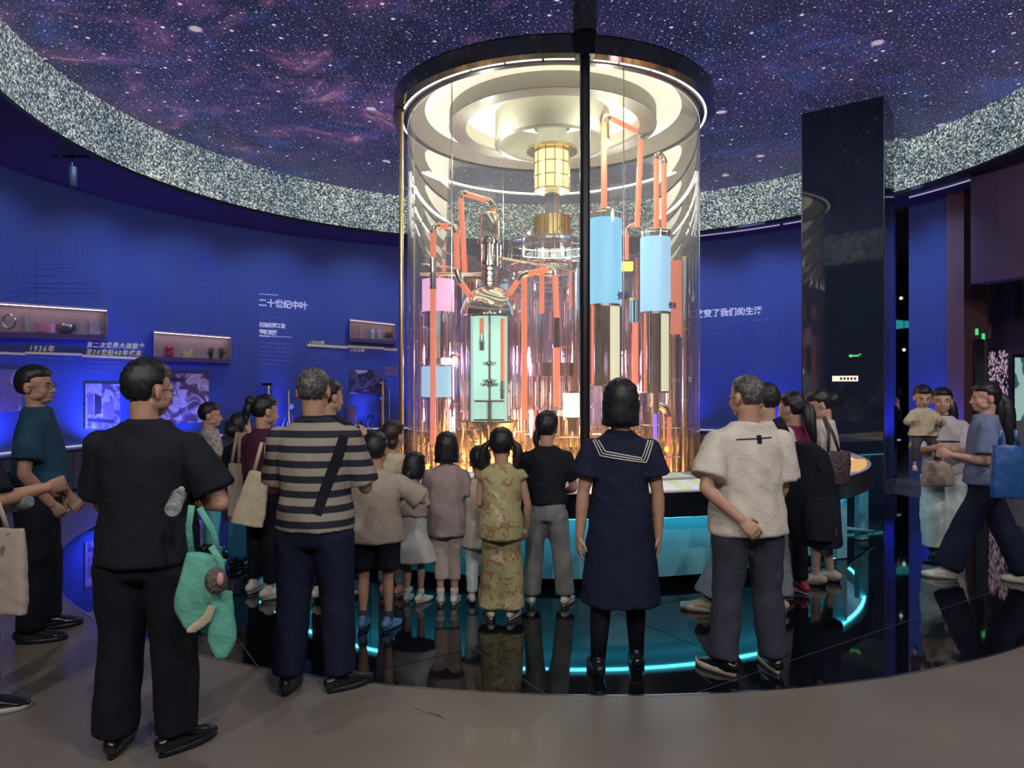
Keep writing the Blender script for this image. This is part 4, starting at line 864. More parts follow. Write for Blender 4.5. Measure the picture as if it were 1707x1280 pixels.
E3 = person('woman with tied dark hair almost hidden behind the striped polo', 549, 1000, 636, rz=-25, hh=.21, head=(-18, -5), skin='light', hair=('short', HB_, ('tail', 0, -.11, .02, .12, .03, 0, .02)), arms=(DOWN, PHONE), top=dict(mat=C_NAVY, hem=.5, sleeve=.7), bot=dict(mat=C_NAVY), shoe=dict(mat=S_WHITE))
H_ = person('boy in loose beige t-shirt and black shorts with blue trainers', 626, 1047, 722, rz=-5, hh=.205, w=1.18, skin='warm', hair=('short', HB_), arms=(((.4, .2, -.85), (-.1, 1, .2)), ((.85, .15, -.72), (-.9, .55, .05))), top=dict(mat=C_BEIGE, hem=.465, sleeve=.95, sr=.060, fit=.032, flare=1.10), bot=dict(kind='shorts', mat=C_BLACK2, end=.42, cuff=.062, fit=.028), shoe=dict(mat=S_BLUE, sole=.14, smat=S_BLUE, sock=cloth('dark sock', (.05, .05, .05))), feet=((-.11, 0, .1), (.11, 0, -.35)))
I_ = person('girl in cream t-shirt with curly brown hair behind the boy', 655, 990, 703, rz=-20, hh=.205, head=(-10, -5), skin='light', hair=('short', HBR, ('bun', 0, -.07, .02, .05), ('bun', .03, -.05, -.05, .045)), arms=(((.2, .3, -1), (0, 1, .3)), ((.2, .3, -1), (-.3, .6, .7))), top=dict(mat=C_CREAM, hem=.5, sleeve=.75, sr=.048, fit=.025), bot=dict(mat=C_LJEANS), shoe=dict(mat=mat('coral trainer', (.6, .25, .18), .6), smat=S_SOLE, sole=.14))
J_ = person('small girl with curly dark hair in white tulle dress', 690, 1003, 755, rz=-15, hh=.19, head=(-15, -8), skin='light', hair=('bobshort', HB_, ('tail', .01, -.075, -.02, .15, .035, 0, .01)), arms=(((.2, .3, -1), (-.1, 1, .2)), ((.25, .1, -1), (.05, .2, -1))), top=dict(mat=FLOW2, hem=.62, sleeve=.55, sr=.05, fit=.022), bot=dict(kind='skirt', mat=C_WDRESS, hem=.30, r=.20, waist=.64), shoe=dict(mat=S_WHITE, sole=.15, smat=S_SOLE, sock=C_WHITE), feet=((-.08, 0, .1), (.08, 0, -.45)))
K_ = person('girl with straight black bob in dusty rose top and pale leggings', 745, 1006, 722, rz=0, hh=.20, skin='light', hair=('bob', HB_), arms=(FWD, ((.15, .1, -1), (-.15, .9, .1))), top=dict(mat=C_ROSE, hem=.42, sleeve=.75, sr=.048, fit=.022, flare=1.0), bot=dict(mat=C_LEGG, knee=.036, cuff=.034, end=.80, fit=.008), shoe=dict(mat=S_WHITE, low=1, smat=S_SOLE, sock=C_WHITE), feet=((-.06, 0, .1), (.07, 0, -.1)))
L_ = person('child in white cardigan and pale blue trousers behind the floral girl', 800, 1004, 745, rz=4, hh=.195, skin='light', hair=('short', HB_), arms=(FWD, FWD), top=dict(mat=C_WHITE, hem=.38, sleeve=1.6, sr=.03, fit=.02, flare=1.05), bot=dict(mat=C_WTROU, knee=.042, cuff=.04), shoe=dict(mat=S_WHITE))
N_ = person('girl in green floral top and wide floral trousers with two pigtails', 836, 1030, 715, rz=-4, hh=.205, head=(2, 0), skin='light', hair=('short', HB_, ('tail', -.088, -.02, .03, .24, .026, -.035), ('tail', .088, -.02, .03, .24, .026, .03)), arms=(((.12, .15, -1), (-.3, .9, -.2)), ((.24, .05, -1), (-.05, .35, -.9))), top=dict(mat=FLORAL, hem=.44, sleeve=.12, sr=.044, fit=.022, flare=1.05, fold=.010), bot=dict(mat=FLORAL, knee=.058, cuff=.070, fit=.015, end=.98, fold=.010), shoe=dict(mat=S_WHITE, low=1, smat=S_SOLE), feet=((-.09, 0, .15), (.09, 0, -.25)))
O_ = person('girl in black t-shirt and grey trousers with a side braid', 911, 1008, 688, rz=-6, hh=.205, head=(-6, -4), skin='light', hair=('short', HB_, ('bun', 0, -.03, .11, .025), ('tail', -.062, -.03, .0, .15, .022, -.01)), arms=(((.15, .35, -1), (-.2, 1, .1)), ((.26, .10, -1), (-.35, .85, -.25))), top=dict(mat=C_BLACK, hem=.545, sleeve=.72, sr=.046, fit=.020), bot=dict(mat=C_GREY, knee=.046, cuff=.050, fit=.016, end=.98, fold=.011), shoe=dict(mat=S_WHITE, smat=S_SOLE, sole=.13), feet=((-.13, 0, .1), (.16, .02, -.25)))
Q_ = person('woman in black sailor dress with white collar stripes and short black hair', 1034, 1118, 635, rz=0, hh=.235, head=(0, 3), skin='warm', hair=('bob', HB_), arms=(((.17, 0, -1), (.07, .05, -1)), ((.17, 0, -1), (.02, .08, -1))), curl=.35, top=dict(mat=C_NAVY, hem=.60, sleeve=.60, sr=.056, fit=.010, name='bodice'), bot=dict(kind='skirt', mat=C_NAVY, hem=.245, r=.235, waist=.70, fit=.022, pw=1.0, fold=.012, name='dress_skirt'), shoe=dict(mat=S_BLACK, sole=.16), feet=((-.13, -.06, .05), (.10, .06, -.15)), thigh=.9)
remesh_part('stocking', [((lambda g: [g.tube([hp.lerp(kn, .5), kn, kn.lerp(an, .35), an], [.05 * Q_['s'], .037 * Q_['s'], .036 * Q_['s'], .025 * Q_['s']], 14) for hp, kn, an, y in Q_['leg']] and g)(G()), 0)], C_BLACK2, Q_['T'])
z_ = lambda J, py: EYE - (py - CY) / FPX * J['T'].location.y
Yq = Q_['T'].location.y
for k, o_ in enumerate((0, .013, .026)):
    X0 = -.178 + o_; X1 = .182 - o_
    on_cloth(Q_, 'top', [(X0, z_(Q_, 722)), (-.125 + o_, z_(Q_, 757) + o_), (.135 - o_, z_(Q_, 768) + o_), (X1, z_(Q_, 730))], .0055, 'collar_stripe', mat('white braid', (.6, .6, .55), .7, 0, 0), off=.008, sub=14)
on_cloth(Q_, 'top', [(-.005, z_(Q_, 716)), (.003, z_(Q_, 757))], .24, 'sailor_collar', C_NAVY, off=.004, sub=12)
R_ = person('man in white t-shirt and dark jeans with left hand on his hip', 1247, 1120, 625, rz=6, w=1.10, belly=.04, head=(20, -4), skin='warm', hair=('buzz', HG), face=False, arms=(((.34, -.28, -.95), (-.52, -.26, -.50), (.2, 1, 0)), ((.10, .12, -1), (-.1, .6, -.7))), top=dict(mat=C_WHITE, hem=.475, sleeve=.78, sr=.056, fit=.028, flare=1.04, fold=.010), bot=dict(mat=C_JEANS, knee=.048, cuff=.048, fit=.016, end=.985, fold=.012), shoe=dict(mat=S_BLACK, smat=S_SOLE, sole=.14), feet=((-.13, 0, .55), (.15, .02, -.1)), thigh=1.08)
glasses(R_)
U_ = person('man in pale shirt wearing a black backpack and blue grey jeans behind the white t-shirt', 1277, 1015, 640, rz=22, w=1.05, head=(20, -10), skin='light', hair=('short', HB_), arms=(FWD, DOWN), top=dict(mat=C_WHITE, hem=.5, sleeve=.8, sr=.05, fit=.025), bot=dict(mat=C_LJEANS, knee=.058, cuff=.066, fit=.02, end=.96), shoe=dict(mat=mat('beige chunky trainer', (.45, .36, .27), .6), sole=.18, smat=S_SOLE), feet=((-.42, .12, .8), (.06, -.05, .2)))
V_ = person('woman with dark ponytail in magenta top behind the backpack', 1322, 990, 655, rz=25, hh=.215, head=(15, -10), skin='light', hair=('short', HB_, ('tail', 0, -.115, .03, .3, .035, 0, .02)), arms=(FWD, FWD), top=dict(mat=cloth('magenta cotton', (.20, .03, .09)), hem=.5, sleeve=.8, sr=.045), bot=dict(mat=C_BLACK2), shoe=dict(mat=S_RED, smat=S_SOLE, sole=.14, h=1.3))
X_ = person('woman in white t-shirt with glasses and a brown woven shoulder bag looking down', 1372, 972, 648, rz=62, hh=.215, head=(14, -24), skin='light', hair=('short', HB_, ('bun', 0, -.11, .0, .055)), face=True, arms=(FWD, HOLD), top=dict(mat=C_WHITE, hem=.54, sleeve=.85, sr=.05, fit=.025), bot=dict(kind='skirt', mat=C_NAVY, hem=.20, r=.19, waist=.62), shoe=dict(mat=mat('beige sandal', (.45, .36, .26), .6), low=1), feet=((-.09, .05, .1), (.09, -.05, -.1)))
glasses(X_, M['gold'])
Y_ = person('mother in white top and wide white trousers holding a toddler', 1572, 925, 648, rz=170, hh=.215, head=(-18, 0), skin='light', hair=('short', HB_, ('tail', -.06, -.06, .0, .22, .04, -.02)), face=True, arms=(((.18, .30, -.9), (-.65, .70, .15)), ((.30, .25, -.85), (-.35, 1, .25))), top=dict(mat=cloth('white jersey top', (.58, .55, .60)), hem=.50, sleeve=.95, sr=.055, fit=.025, collar=C_NAVY), bot=dict(mat=C_WTROU, knee=.072, cuff=.060, fit=.025, end=.99, fold=.014, waist=.63), shoe=dict(mat=S_BLACK, low=1), thigh=1.15)
s_ = .62
Z_ = person('toddler in cream hooded top carried on the mother\'s arm', 1538, 905, 648, rz=150, hh=.185, h=.86, skin='light', head=(-4, -14), hair=('short', HB_), face=True, z0=.79, X=(1538 - CX) / FPX * 7.0, Yd=6.82, arms=(((.5, .5, -.6), (-.2, .6, .1)), ((.5, .5, -.6), (-.3, .6, .1))), legs=((( -.10, .13, .30), (-.13, .10, .10)), ((.10, .13, .30), (.12, .12, .10))), top=dict(mat=C_CREAM, hem=.50, sleeve=1.5, sr=.05, fit=.035, flare=1.3, fold=.012), bot=dict(mat=cloth('charcoal leggings', (.06, .055, .08)), end=.85, knee=.05, cuff=.045, fit=.014), shoe=dict(mat=S_WHITE, smat=S_SOLE, sole=.14), Yoff=0) if False else None
Z_ = person('toddler in cream hooded top carried on the mother\'s arm', 1538, 905, 648, rz=165, hh=.19, h=.86, skin='light', head=(-4, -14), hair=('short', HB_), face=True, z0=.775, Yd=6.80, arms=(((.5, .5, -.6), (-.2, .6, .1)), ((.5, .5, -.6), (-.3, .6, .1))), legs=(((-.09, .12, .27), (-.12, .10, .09)), ((.09, .12, .27), (.10, .12, .09))), top=dict(mat=C_CREAM, hem=.50, sleeve=1.5, sr=.05, fit=.035, flare=1.3, fold=.012, name='hooded_top'), bot=dict(mat=cloth('charcoal leggings', (.06, .055, .08)), end=.85, knee=.05, cuff=.045, fit=.014), shoe=dict(mat=S_WHITE, smat=S_SOLE, sole=.14))
W_ = person('woman with long dark hair walking left in a pale and navy outfit', 1643, 968, 638, rz=60, hh=.22, head=(18, -4), skin='light', hair=('short', HB_, ('tail', 0, -.10, .02, .42, .05, 0, .03, 5)), face=True, arms=(((.15, .05, -1), (-.2, 1, .15)), ((.15, .05, -1), (-.25, 1, .12))), top=dict(mat=cloth('pale blue layered top', (.16, .20, .34)), hem=.50, sleeve=.8, sr=.055, fit=.03, flare=1.1), bot=dict(mat=C_NAVY, knee=.058, cuff=.066, fit=.02, end=.965), shoe=dict(mat=S_WHITE, smat=S_SOLE, sole=.15), feet=((-.06, .28, .1), (.08, -.30, -.1)))
PH = person('person mostly hidden behind the dark column raising a phone', 1478, 905, 655, rz=20, hh=.215, skin='light', hair=('short', HB_), arms=(DOWN, ((.50, .25, -.5), (.10, .10, 1))), top=dict(mat=C_NAVY, hem=.5, sleeve=1.7, sr=.03), bot=dict(mat=C_BLACK2), shoe=dict(mat=S_BLACK), Yd=11.6, h=1.6)
# t-shirt print
on_cloth(R_, 'top', [(-.115, z_(R_, 729) - .004), (.095, z_(R_, 727))], .006, 'printed_line', C_BLACK, off=.004)
on_cloth(R_, 'top', [(.014, z_(R_, 736)), (.014, z_(R_, 723))], .026, 'printed_mark', C_BLACK, off=.006)
# ------------------------------------------------------------------ bags and things held
def wp(J, v): return Matrix.Translation(J['T'].location) @ Matrix.Rotation(J['T'].rotation_euler.z, 4, 'Z') @ V(v)
Ya = 3.02
c = P(338, 925, 2.95); bag('mint_bag', 'mint green canvas shoulder bag hanging from the arm of the man in black', 'bag', c + V((.02, 0, 0)), .17, .30, .09, 8, C_MINT, flare=1.15, tilt=.18, rnd_=True, fold=.010, strap=[[(-.06, 0, -.02), (-.075, 0, .12), (-.06, -.01, .21)], [(.05, 0, -.02), (.02, 0, .10), (-.03, -.01, .20)]])
c2 = P(371, 985, 2.90); t = bag('mint_pouch', 'mint green pouch hanging lower beside the mint bag', 'bag', c2, .085, .27, .05, 10, C_MINT, flare=1.45, rnd_=True, fold=.010, strap=[[(0, 0, -.01), (-.01, .01, .12), (-.05, .02, .18)]])
t = thing('fur_charm', 'grey fluffy charm with pink patch hanging on the mint bag', 'charm', P(362, 972, 2.84)); g = G(); g.ell(P(360, 968, 2.84), (.045, .035, .055)); obj('fur', g, cloth('grey fur', (.14, .12, .11), bump=1), t); g = G(); g.ell(P(367, 965, 2.80), (.014, .01, .026)); obj('pink_patch', g, mat('pink plush', (.6, .3, .3), .8), t)
g = G(); g.tube([P(354, 1010, 2.86), P(345, 1030, 2.86), P(322, 1048, 2.86), P(312, 1052, 2.86)], [(.014, .005), (.02, .005), (.017, .005), (.008, .004)], 8); tag(obj('cream_strap_end', g, C_CREAM), 'loose cream strap end dangling under the mint bag', 'strap')
def bottle(label, c, d, m=None):
    t = thing('water_bottle', label, 'bottle', c); d = V(d).normalized(); g = G(); c = V(c)
    g.tube([c, c + d * .01, c + d * .05, c + d * .055, c + d * .09, c + d * .095, c + d * .15, c + d * .18, c + d * .195], [.026, .032, .032, .029, .032, .029, .032, .02, .013], 18); obj('bottle_body', g, BOT, t)
    g = G(); g.tube([c + d * .195, c + d * .215], .0145, 14); obj('cap', g, M['drum'], t)
BOT = mat('clear plastic bottle', (.45, .48, .52), .12, 0, .5, 40, bump=.8, bscale=40, alpha=.55)
bottle('clear plastic bottle held by the man in black at his back', P(287, 851, 2.86), (-.25, .9, .25)); bottle('clear plastic bottle held by the person at the left frame edge', P(50, 835, 3.5), (-.9, .2, -.25))
c = P(12, 880, 3.30); bag('printed_bag', 'beige printed fabric bag at the left frame edge', 'bag', c, .19, .40, .06, -10, m_pattern('beige print', (.40, .34, .30), [((.20, .13, .12), .64, .6)], 14), flare=1.15, strap=[[(0, 0, 0), (-.05, 0, .12)]])
c = P(432, 786, 5.30); bag('cream_tote', 'cream tote bag with dark printed panel carried by the woman in plum', 'bag', c, .15, .41, .07, 6, C_CREAM, flare=1.7, tilt=.22, strap=[[(-.04, 0, -.01), (.02, 0, .22)], [(.04, 0, -.01), (.05, .02, .22)]])
c = P(392, 772, 6.0); bag('linen_tote', 'slim pale linen tote bag left of the plum top', 'bag', c, .12, .45, .05, 5, C_BEIGE, flare=1.1, strap=[[(-.03, 0, -.01), (.01, .02, .26)], [(.03, 0, -.01), (.03, .02, .26)]])
c = P(395, 870, 6.1); bag('blue_bag', 'blue bag hanging under the linen tote', 'bag', c, .16, .30, .06, 0, cloth('blue nylon', (.03, .18, .38)), flare=1.0)
# backpack
Yb = 4.85; bp = thing('backpack', 'large black backpack on the shoulder of the man in jeans', 'backpack', P(1352, 895, Yb), -.1); g = G(); cc = P(1352, 0, Yb); z = lambda py: P(0, py, Yb).z
g.loft([(cc.x + dx, Yb, z(py), rx_, .12) for dx, py, rx_ in ((.02, 905, .10), (.0, 895, .155), (-.01, 850, .17), (-.015, 790, .165), (-.02, 755, .13), (-.05, 738, .07))], 28); g2 = g
bb = G(); bb.v = [tuple(V(v) - bp.location) for v in g.v]; bb.f = g.f
remesh_part('pack_body', [(bb, .012)], C_BLACK2, bp, folds(.006, 7, 3))
g = G(); g.loft([(cc.x + .02, Yb - .12, z(py), rx_, .05) for py, rx_ in ((893, .10), (880, .125), (840, .125), (825, .10))], 20); obj('front_pocket', g, C_BLACK, bp)
g = G(); g.box((cc.x + .09, Yb - .18, z(878)), (.008, .006, .05)); obj('zip_pull', g, M['steel'], bp)
g = G(); g.box((cc.x + .0, Yb - .155, z(770)), (.03, .006, .05)); obj('label_patch', g, M['steel'], bp)
g = G(); g.tube([P(1295, 697, 4.72), P(1306, 715, 4.68), P(1318, 745, 4.72)], [(.035, .008)] * 3, 10, ref=(1, 0, 0)); obj('shoulder_strap', g, C_BLACK, bp)
# woven bag of the woman, tote of the mother, blue bag of the walking woman
WOV = mat('brown woven leather', (.055, .035, .045), .5, 0, .6, 45, bump=.6, bscale=55)
c = P(1396, 752, 5.55); bag('woven_bag', 'dark brown woven tote bag on the shoulder of the woman looking down', 'bag', c, .22, .26, .10, 10, WOV, flare=.86, strap=[[(-.08, 0, -.01), (-.075, 0, .14), (-.085, .05, .26)], [(.03, .02, -.01), (-.02, .03, .14), (-.075, .06, .27)]])
c = P(1564, 768, 6.62); bag('beige_handbag', 'beige canvas handbag in front of the mother', 'bag', c, .22, .235, .10, 4, mat('beige canvas', (.50, .42, .36), .8), flare=1.5, strap=[[(-.06, 0, -.01), (-.04, 0, .10), (-.02, .03, .15)], [(.06, 0, -.01), (.05, 0, .10), (.03, .03, .15)]])
c = P(1682, 742, 5.35); bag('blue_shopping_bag', 'translucent blue bag at the side of the walking woman', 'bag', c, .22, .40, .10, -20, mat('blue plastic', (.02, .09, .30), .35, 0, .3, 6), flare=1.15, strap=[[(-.06, 0, -.01), (-.05, 0, .12)], [(.06, 0, -.01), (.04, 0, .12)]])
ph = thing('phone', 'black phone held up beside the dark column', 'phone', P(1500, 650, 11.5)); g = G(); g.box(P(1500, 652, 11.5), (.075, .01, .15)); obj('phone_body', g, M['blackmetal'], ph, smooth=False)
ph = thing('phone', 'phone in the hands of the walking woman', 'phone', P(1580, 736, 5.55)); g = G(); g.box(P(1580, 736, 5.55), (.14, .075, .01)); obj('phone_body', g, M['blackmetal'], ph, smooth=False)
# ------------------------------------------------------------------ wall print, lettering, showcases
def wline(g, a, b, w=1.0, off=.006):
    pa, pb = W(a[0], a[1], off), W(b[0], b[1], off); d = pb - pa
    if d.length < 1e-4: return
    n_ = (WC - pa); n_.z = 0; n_.normalize(); q = d.normalized().cross(n_) * (w * pa.y / FPX / 2); g.quad(pa - q, pb - q, pb + q, pa + q)
random.seed(5); g = G()
for x0, x1, yb, yt in ((-10, 14, 520, 368), (18, 30, 500, 410), (36, 60, 500, 418), (60, 90, 495, 415), (92, 100, 495, 408), (104, 126, 495, 428), (128, 139, 500, 402), (146, 158, 505, 393), (44, 130, 505, 440), (0, 60, 510, 470), (60, 165, 515, 470)):
    for x in (x0, x1): wline(g, (x, yb), (x, yt), .9)
    y = yt
    while y < yb: wline(g, (x0, y), (x1, y + random.uniform(-1, 1)), .8); wline(g, (x0, y), (x1, y + 9), .5) if random.random() < .5 else 0; y += random.uniform(6, 14)
for k in range(90):
    x = random.uniform(0, 165); y = random.uniform(430, 520); l = random.uniform(4, 22)
    wline(g, (x, y), (x + l, y + .08 * l), .7) if k % 2 else wline(g, (x, y), (x, y + l * .6), .7)
obj('refinery_print', g, M['print'], wl, smooth=False)
g = G()      # drilling tower
for k in range(9):
    y0 = 408 + k * 16; y1 = y0 + 16; h0, h1 = 6 + k * 1.35, 6 + (k + 1) * 1.35; c = 348
    for q in (-1, 1): wline(g, (c + q * h0, y0), (c + q * h1, y1), 1.1); wline(g, (c + q * h0 * .4, y0), (c + q * h1 * .4, y1), .6)
    wline(g, (c - h0, y0), (c + h0, y0), 1); wline(g, (c - h0, y0), (c + h1, y1), .7); wline(g, (c + h0, y0), (c - h1, y1), .7)
wline(g, (341, 404), (356, 404), 2); wline(g, (348, 404), (348, 395), 1); wline(g, (325, 552), (372, 553), 1.2)
obj('drilling_tower_print', g, M['print'], wl, smooth=False)
def wtext(s, px, py, size_px, m, par, shear=0, bold=0, off=.008):
    R3, t, n_ = wall_frame(px); p = W(px, py, off); text(s, size_px * p.y / FPX, p, R3, m, parent=par, shear=shear, bold=bold * p.y / FPX)
GOLDL = mat('pale gold lettering', (.7, .62, .42), .6, 0, 0, em=(.7, .62, .42), es=.15)
def run(s, x, y, sz, step, m, par, slope=0, **k):      # letters one after another so that the line follows the curve of the wall
    q = x
    for ch in s:
        wtext(ch, q, y + slope * (q - x), sz, m, par, **k); q += step * (.62 if ch.isdigit() else 1)
run('1936年', 48, 584, 12, 12.6, GOLDL, wl, .04, shear=.25, bold=.35)
run('第二次世界大战前夕', 144, 578, 10.5, 10.8, GOLDL, wl, .03, shear=.25, bold=.3)
run('至20世纪40年代末', 143, 590, 10.5, 11, GOLDL, wl, .03, shear=.25, bold=.3)
run('二十世纪中叶', 431, 509, 14.5, 13.6, M['letter'], wl, .08, bold=.35)
run('石油化学工业', 432, 544, 8.5, 7.2, M['letter'], wl, .06, bold=.3); run('蓬勃发展', 432, 556, 8.5, 7.2, M['letter'], wl, .06, bold=.3)
run('1954年', 515, 573, 7.5, 7.3, GOLDL, wl, .04, shear=.25, bold=.2); run('1955年', 583, 586, 7, 7.0, GOLDL, wl, .04, shear=.25, bold=.2)
run('化工改变了我们的生活', 1131, 530, 14, 13.9, M['letter'], wr, -.055, bold=.35)
def tick_rows(x0, x1, y0, rows, dy, m, par, slope, w=1.6, step=4.6, seed=1, name='small_lettering'):
    rnd = random.Random(seed); g = G()
    for r in range(rows):
        x = x0; end = x1 if r < rows - 1 else x0 + (x1 - x0) * .6
        while x < end:
            if rnd.random() < .93: wline(g, (x, y0 + r * dy + slope * (x - x0)), (x + step * .72, y0 + r * dy + slope * (x + step * .7 - x0)), w)
            x += step
    obj(name, g, m, par, smooth=False)
tick_rows(432, 487, 571, 6, 7, M['letter2'], wl, .05, 2.2); tick_rows(432, 484, 490, 1, 7, M['letter'], wl, .06, 1.2, 3); tick_rows(432, 470, 527, 2, 5, M['letter2'], wl, .05, 1.2, 3)
tick_rows(48, 120, 595, 2, 9, M['letter2'], wl, .04, 1.8); tick_rows(48, 92, 613, 1, 9, M['letter2'], wl, .04, 1.8); tick_rows(145, 200, 602, 3, 8, M['letter2'], wl, .03, 1.8)
tick_rows(514, 566, 588, 4, 5.5, M['letter2'], wl, .04, 1.1, 4, 3); tick_rows(584, 640, 592, 3, 5, M['letter2'], wl, .04, 1.1, 4, 4)
tick_rows(1256, 1298, 534, 1, 5, M['letter2'], wr, -.05, 3, 4.6, 5); tick_rows(1224, 1234, 536, 1, 5, M['letter2'], wr, -.05, 2, 4.6, 5)
for k, (x0, x1, y0, rr) in enumerate(((1168, 1205, 545, 22), (1208, 1250, 540, 18), (1262, 1296, 549, 4), (1262, 1294, 595, 6))): tick_rows(x0, x1, y0, rr, 5.0, M['letter2'] if k > 1 else M['print'], wr, -.05, 1.2, 4.6, 8 + k)
g = G(); wline(g, (432, 559.5), (449, 560.5), 1.8, .01); wline(g, (449, 560.5), (487, 562), .8, .01); obj('rule_line', g, M['letter'], wl, smooth=False)
for k, (x0, y0, x1, y1) in enumerate(((-60, 586, 42, 590), (42, 588, 137, 591), (137, 593, 247, 598), (512, 575, 580, 579), (580, 577.5, 640, 580.5), (640, 582, 662, 583))):
    g = G(); n_ = 8; idx = []
    for i in range(n_ + 1):
        px = x0 + (x1 - x0) * i / n_; py = y0 + (y1 - y0) * i / n_; a = W(px, py, 0); b_ = W(px, py, .035); hh_ = V((0, 0, 2.0 * a.y / FPX)); idx.append(g.ring([a - hh_, b_ - hh_, b_ + hh_, a + hh_]))
    g.skin(idx, 4); tag(obj('timeline_bar', g, M['yellowline']), 'pale gold timeline bar on the blue wall %s' % ('cut by the left frame edge', 'under the single gold year', 'under the two-line gold title', 'behind the striped polo', 'above the aircraft photograph', 'last one before the glass tube')[k], 'bar')
# prints (flat photographs) on the wall
def m_photo(name, dark, light_, sc, seed):
    m, nt, N, L, b = nodes(name); tc = N.new('ShaderNodeTexCoord').outputs['Object']; mp = N.new('ShaderNodeMapping'); mp.inputs['Location'].default_value = (seed, seed * 2, 0); L.new(tc, mp.inputs[0])
    t = tex(N, L, 'Noise', sc, vec=mp.outputs[0], Detail=5, Distortion=2.2); r = ramp(N, [(.40, dark), (.47, tuple(x * .5 for x in light_)), (.53, light_), (.62, tuple(x * .75 for x in light_))]); L.new(t.outputs[0], r.inputs[0]); L.new(r.outputs[0], b.inputs['Base Color']); b.inputs['Roughness'].default_value = .6
    L.new(r.outputs[0], b.inputs['Emission Color']); b.inputs['Emission Strength'].default_value = .08; return m
def wpanel(x0, y0a, y0b, x1, y1a, y1b, th, m, name='photo_print', label='', cat='picture'):
    g = G(); n_ = 8; idx = []
    for i in range(n_ + 1):
        f = i / n_; px = x0 + (x1 - x0) * f; a0, a1 = W(px, y0a + (y1a - y0a) * f, .003), W(px, y0a + (y1a - y0a) * f, th); b0, b1 = W(px, y0b + (y1b - y0b) * f, .003), W(px, y0b + (y1b - y0b) * f, th); idx.append(g.ring([b0, b1, a1, a0]))
    g.skin(idx, 4); o = obj(name, g, m, None, smooth=False)
    if label: tag(o, label, cat)
    return o
def shapes(par, lst, dark, off=.028):
    for m_, pts in lst:
        g = G(); g.poly([W(x, y, off) for x, y in pts]); obj('printed_shape', g, m_, par, smooth=False)
DK = mat('print dark ink', (.045, .02, .04), .6, 0, .2, 20); MD = mat('print grey ink', (.22, .13, .19), .6, 0, .2, 20); LT = mat('print light ink', (.62, .46, .52), .6, 0, .1, 20)
p = wpanel(-90, 614, 700, 36, 616, 684, .025, m_photo('photo one', (.16, .11, .22), (.40, .32, .50), 2.2, 1), label='violet tinted photograph of land at the left frame edge')
shapes(p, [(MD, [(-20, 640), (6, 628), (32, 650), (32, 682), (-20, 690)])], DK)
p = wpanel(142, 639, 715, 200, 640, 712, .025, m_photo('photo two', (.10, .07, .14), (.44, .36, .52), 3.0, 2), label='grey photograph of tall buildings left of the man in black')
shapes(p, [(MD, [(146, 662), (156, 656), (156, 690), (146, 692)]), (DK, [(158, 655), (169, 662), (169, 688), (158, 692)]), (MD, [(172, 672), (190, 668), (190, 700), (172, 696)]), (DK, [(146, 697), (190, 700), (190, 706), (146, 702)])], DK)
p = wpanel(262, 622, 709, 348, 623, 703, .03, m_photo('photo three', (.10, .05, .07), (.58, .42, .46), 2.4, 5), label='large pinkish old photograph of a man at work right of the man in black')
shapes(p, [(DK, [(268, 628), (316, 632), (322, 645), (306, 640), (284, 638)]), (DK, [(272, 655), (282, 652), (283, 660), (274, 664)]), (LT, [(286, 648), (322, 650), (318, 682), (290, 680)]), (DK, [(298, 662), (304, 658), (308, 668), (302, 676)]), (DK, [(296, 684), (322, 676), (332, 690), (318, 700), (300, 696)]), (LT, [(266, 694), (282, 680), (296, 692), (284, 703), (266, 704)]), (MD, [(326, 630), (344, 632), (345, 660), (334, 646)]), (DK, [(306, 699), (322, 694), (330, 700), (312, 705)])], DK)
p = wpanel(583, 615, 654, 635, 618, 656, .03, m_photo('photo four', (.015, .012, .03), (.10, .08, .12), 3.4, 9), label='dark photograph of a crowd around an aircraft beside the glass tube')
shapes(p, [(LT, [(584, 616), (620, 618), (612, 625), (586, 623)]), (LT, [(600, 636), (604, 645), (628, 649), (624, 653), (596, 650)]), (LT, [(583, 646), (586, 646), (586, 654), (600, 656), (583, 656)])], DK)
wpanel(641, 610, 626, 662, 611, 627, .02, MD, label='small plum photograph at the left edge of the glass tube')
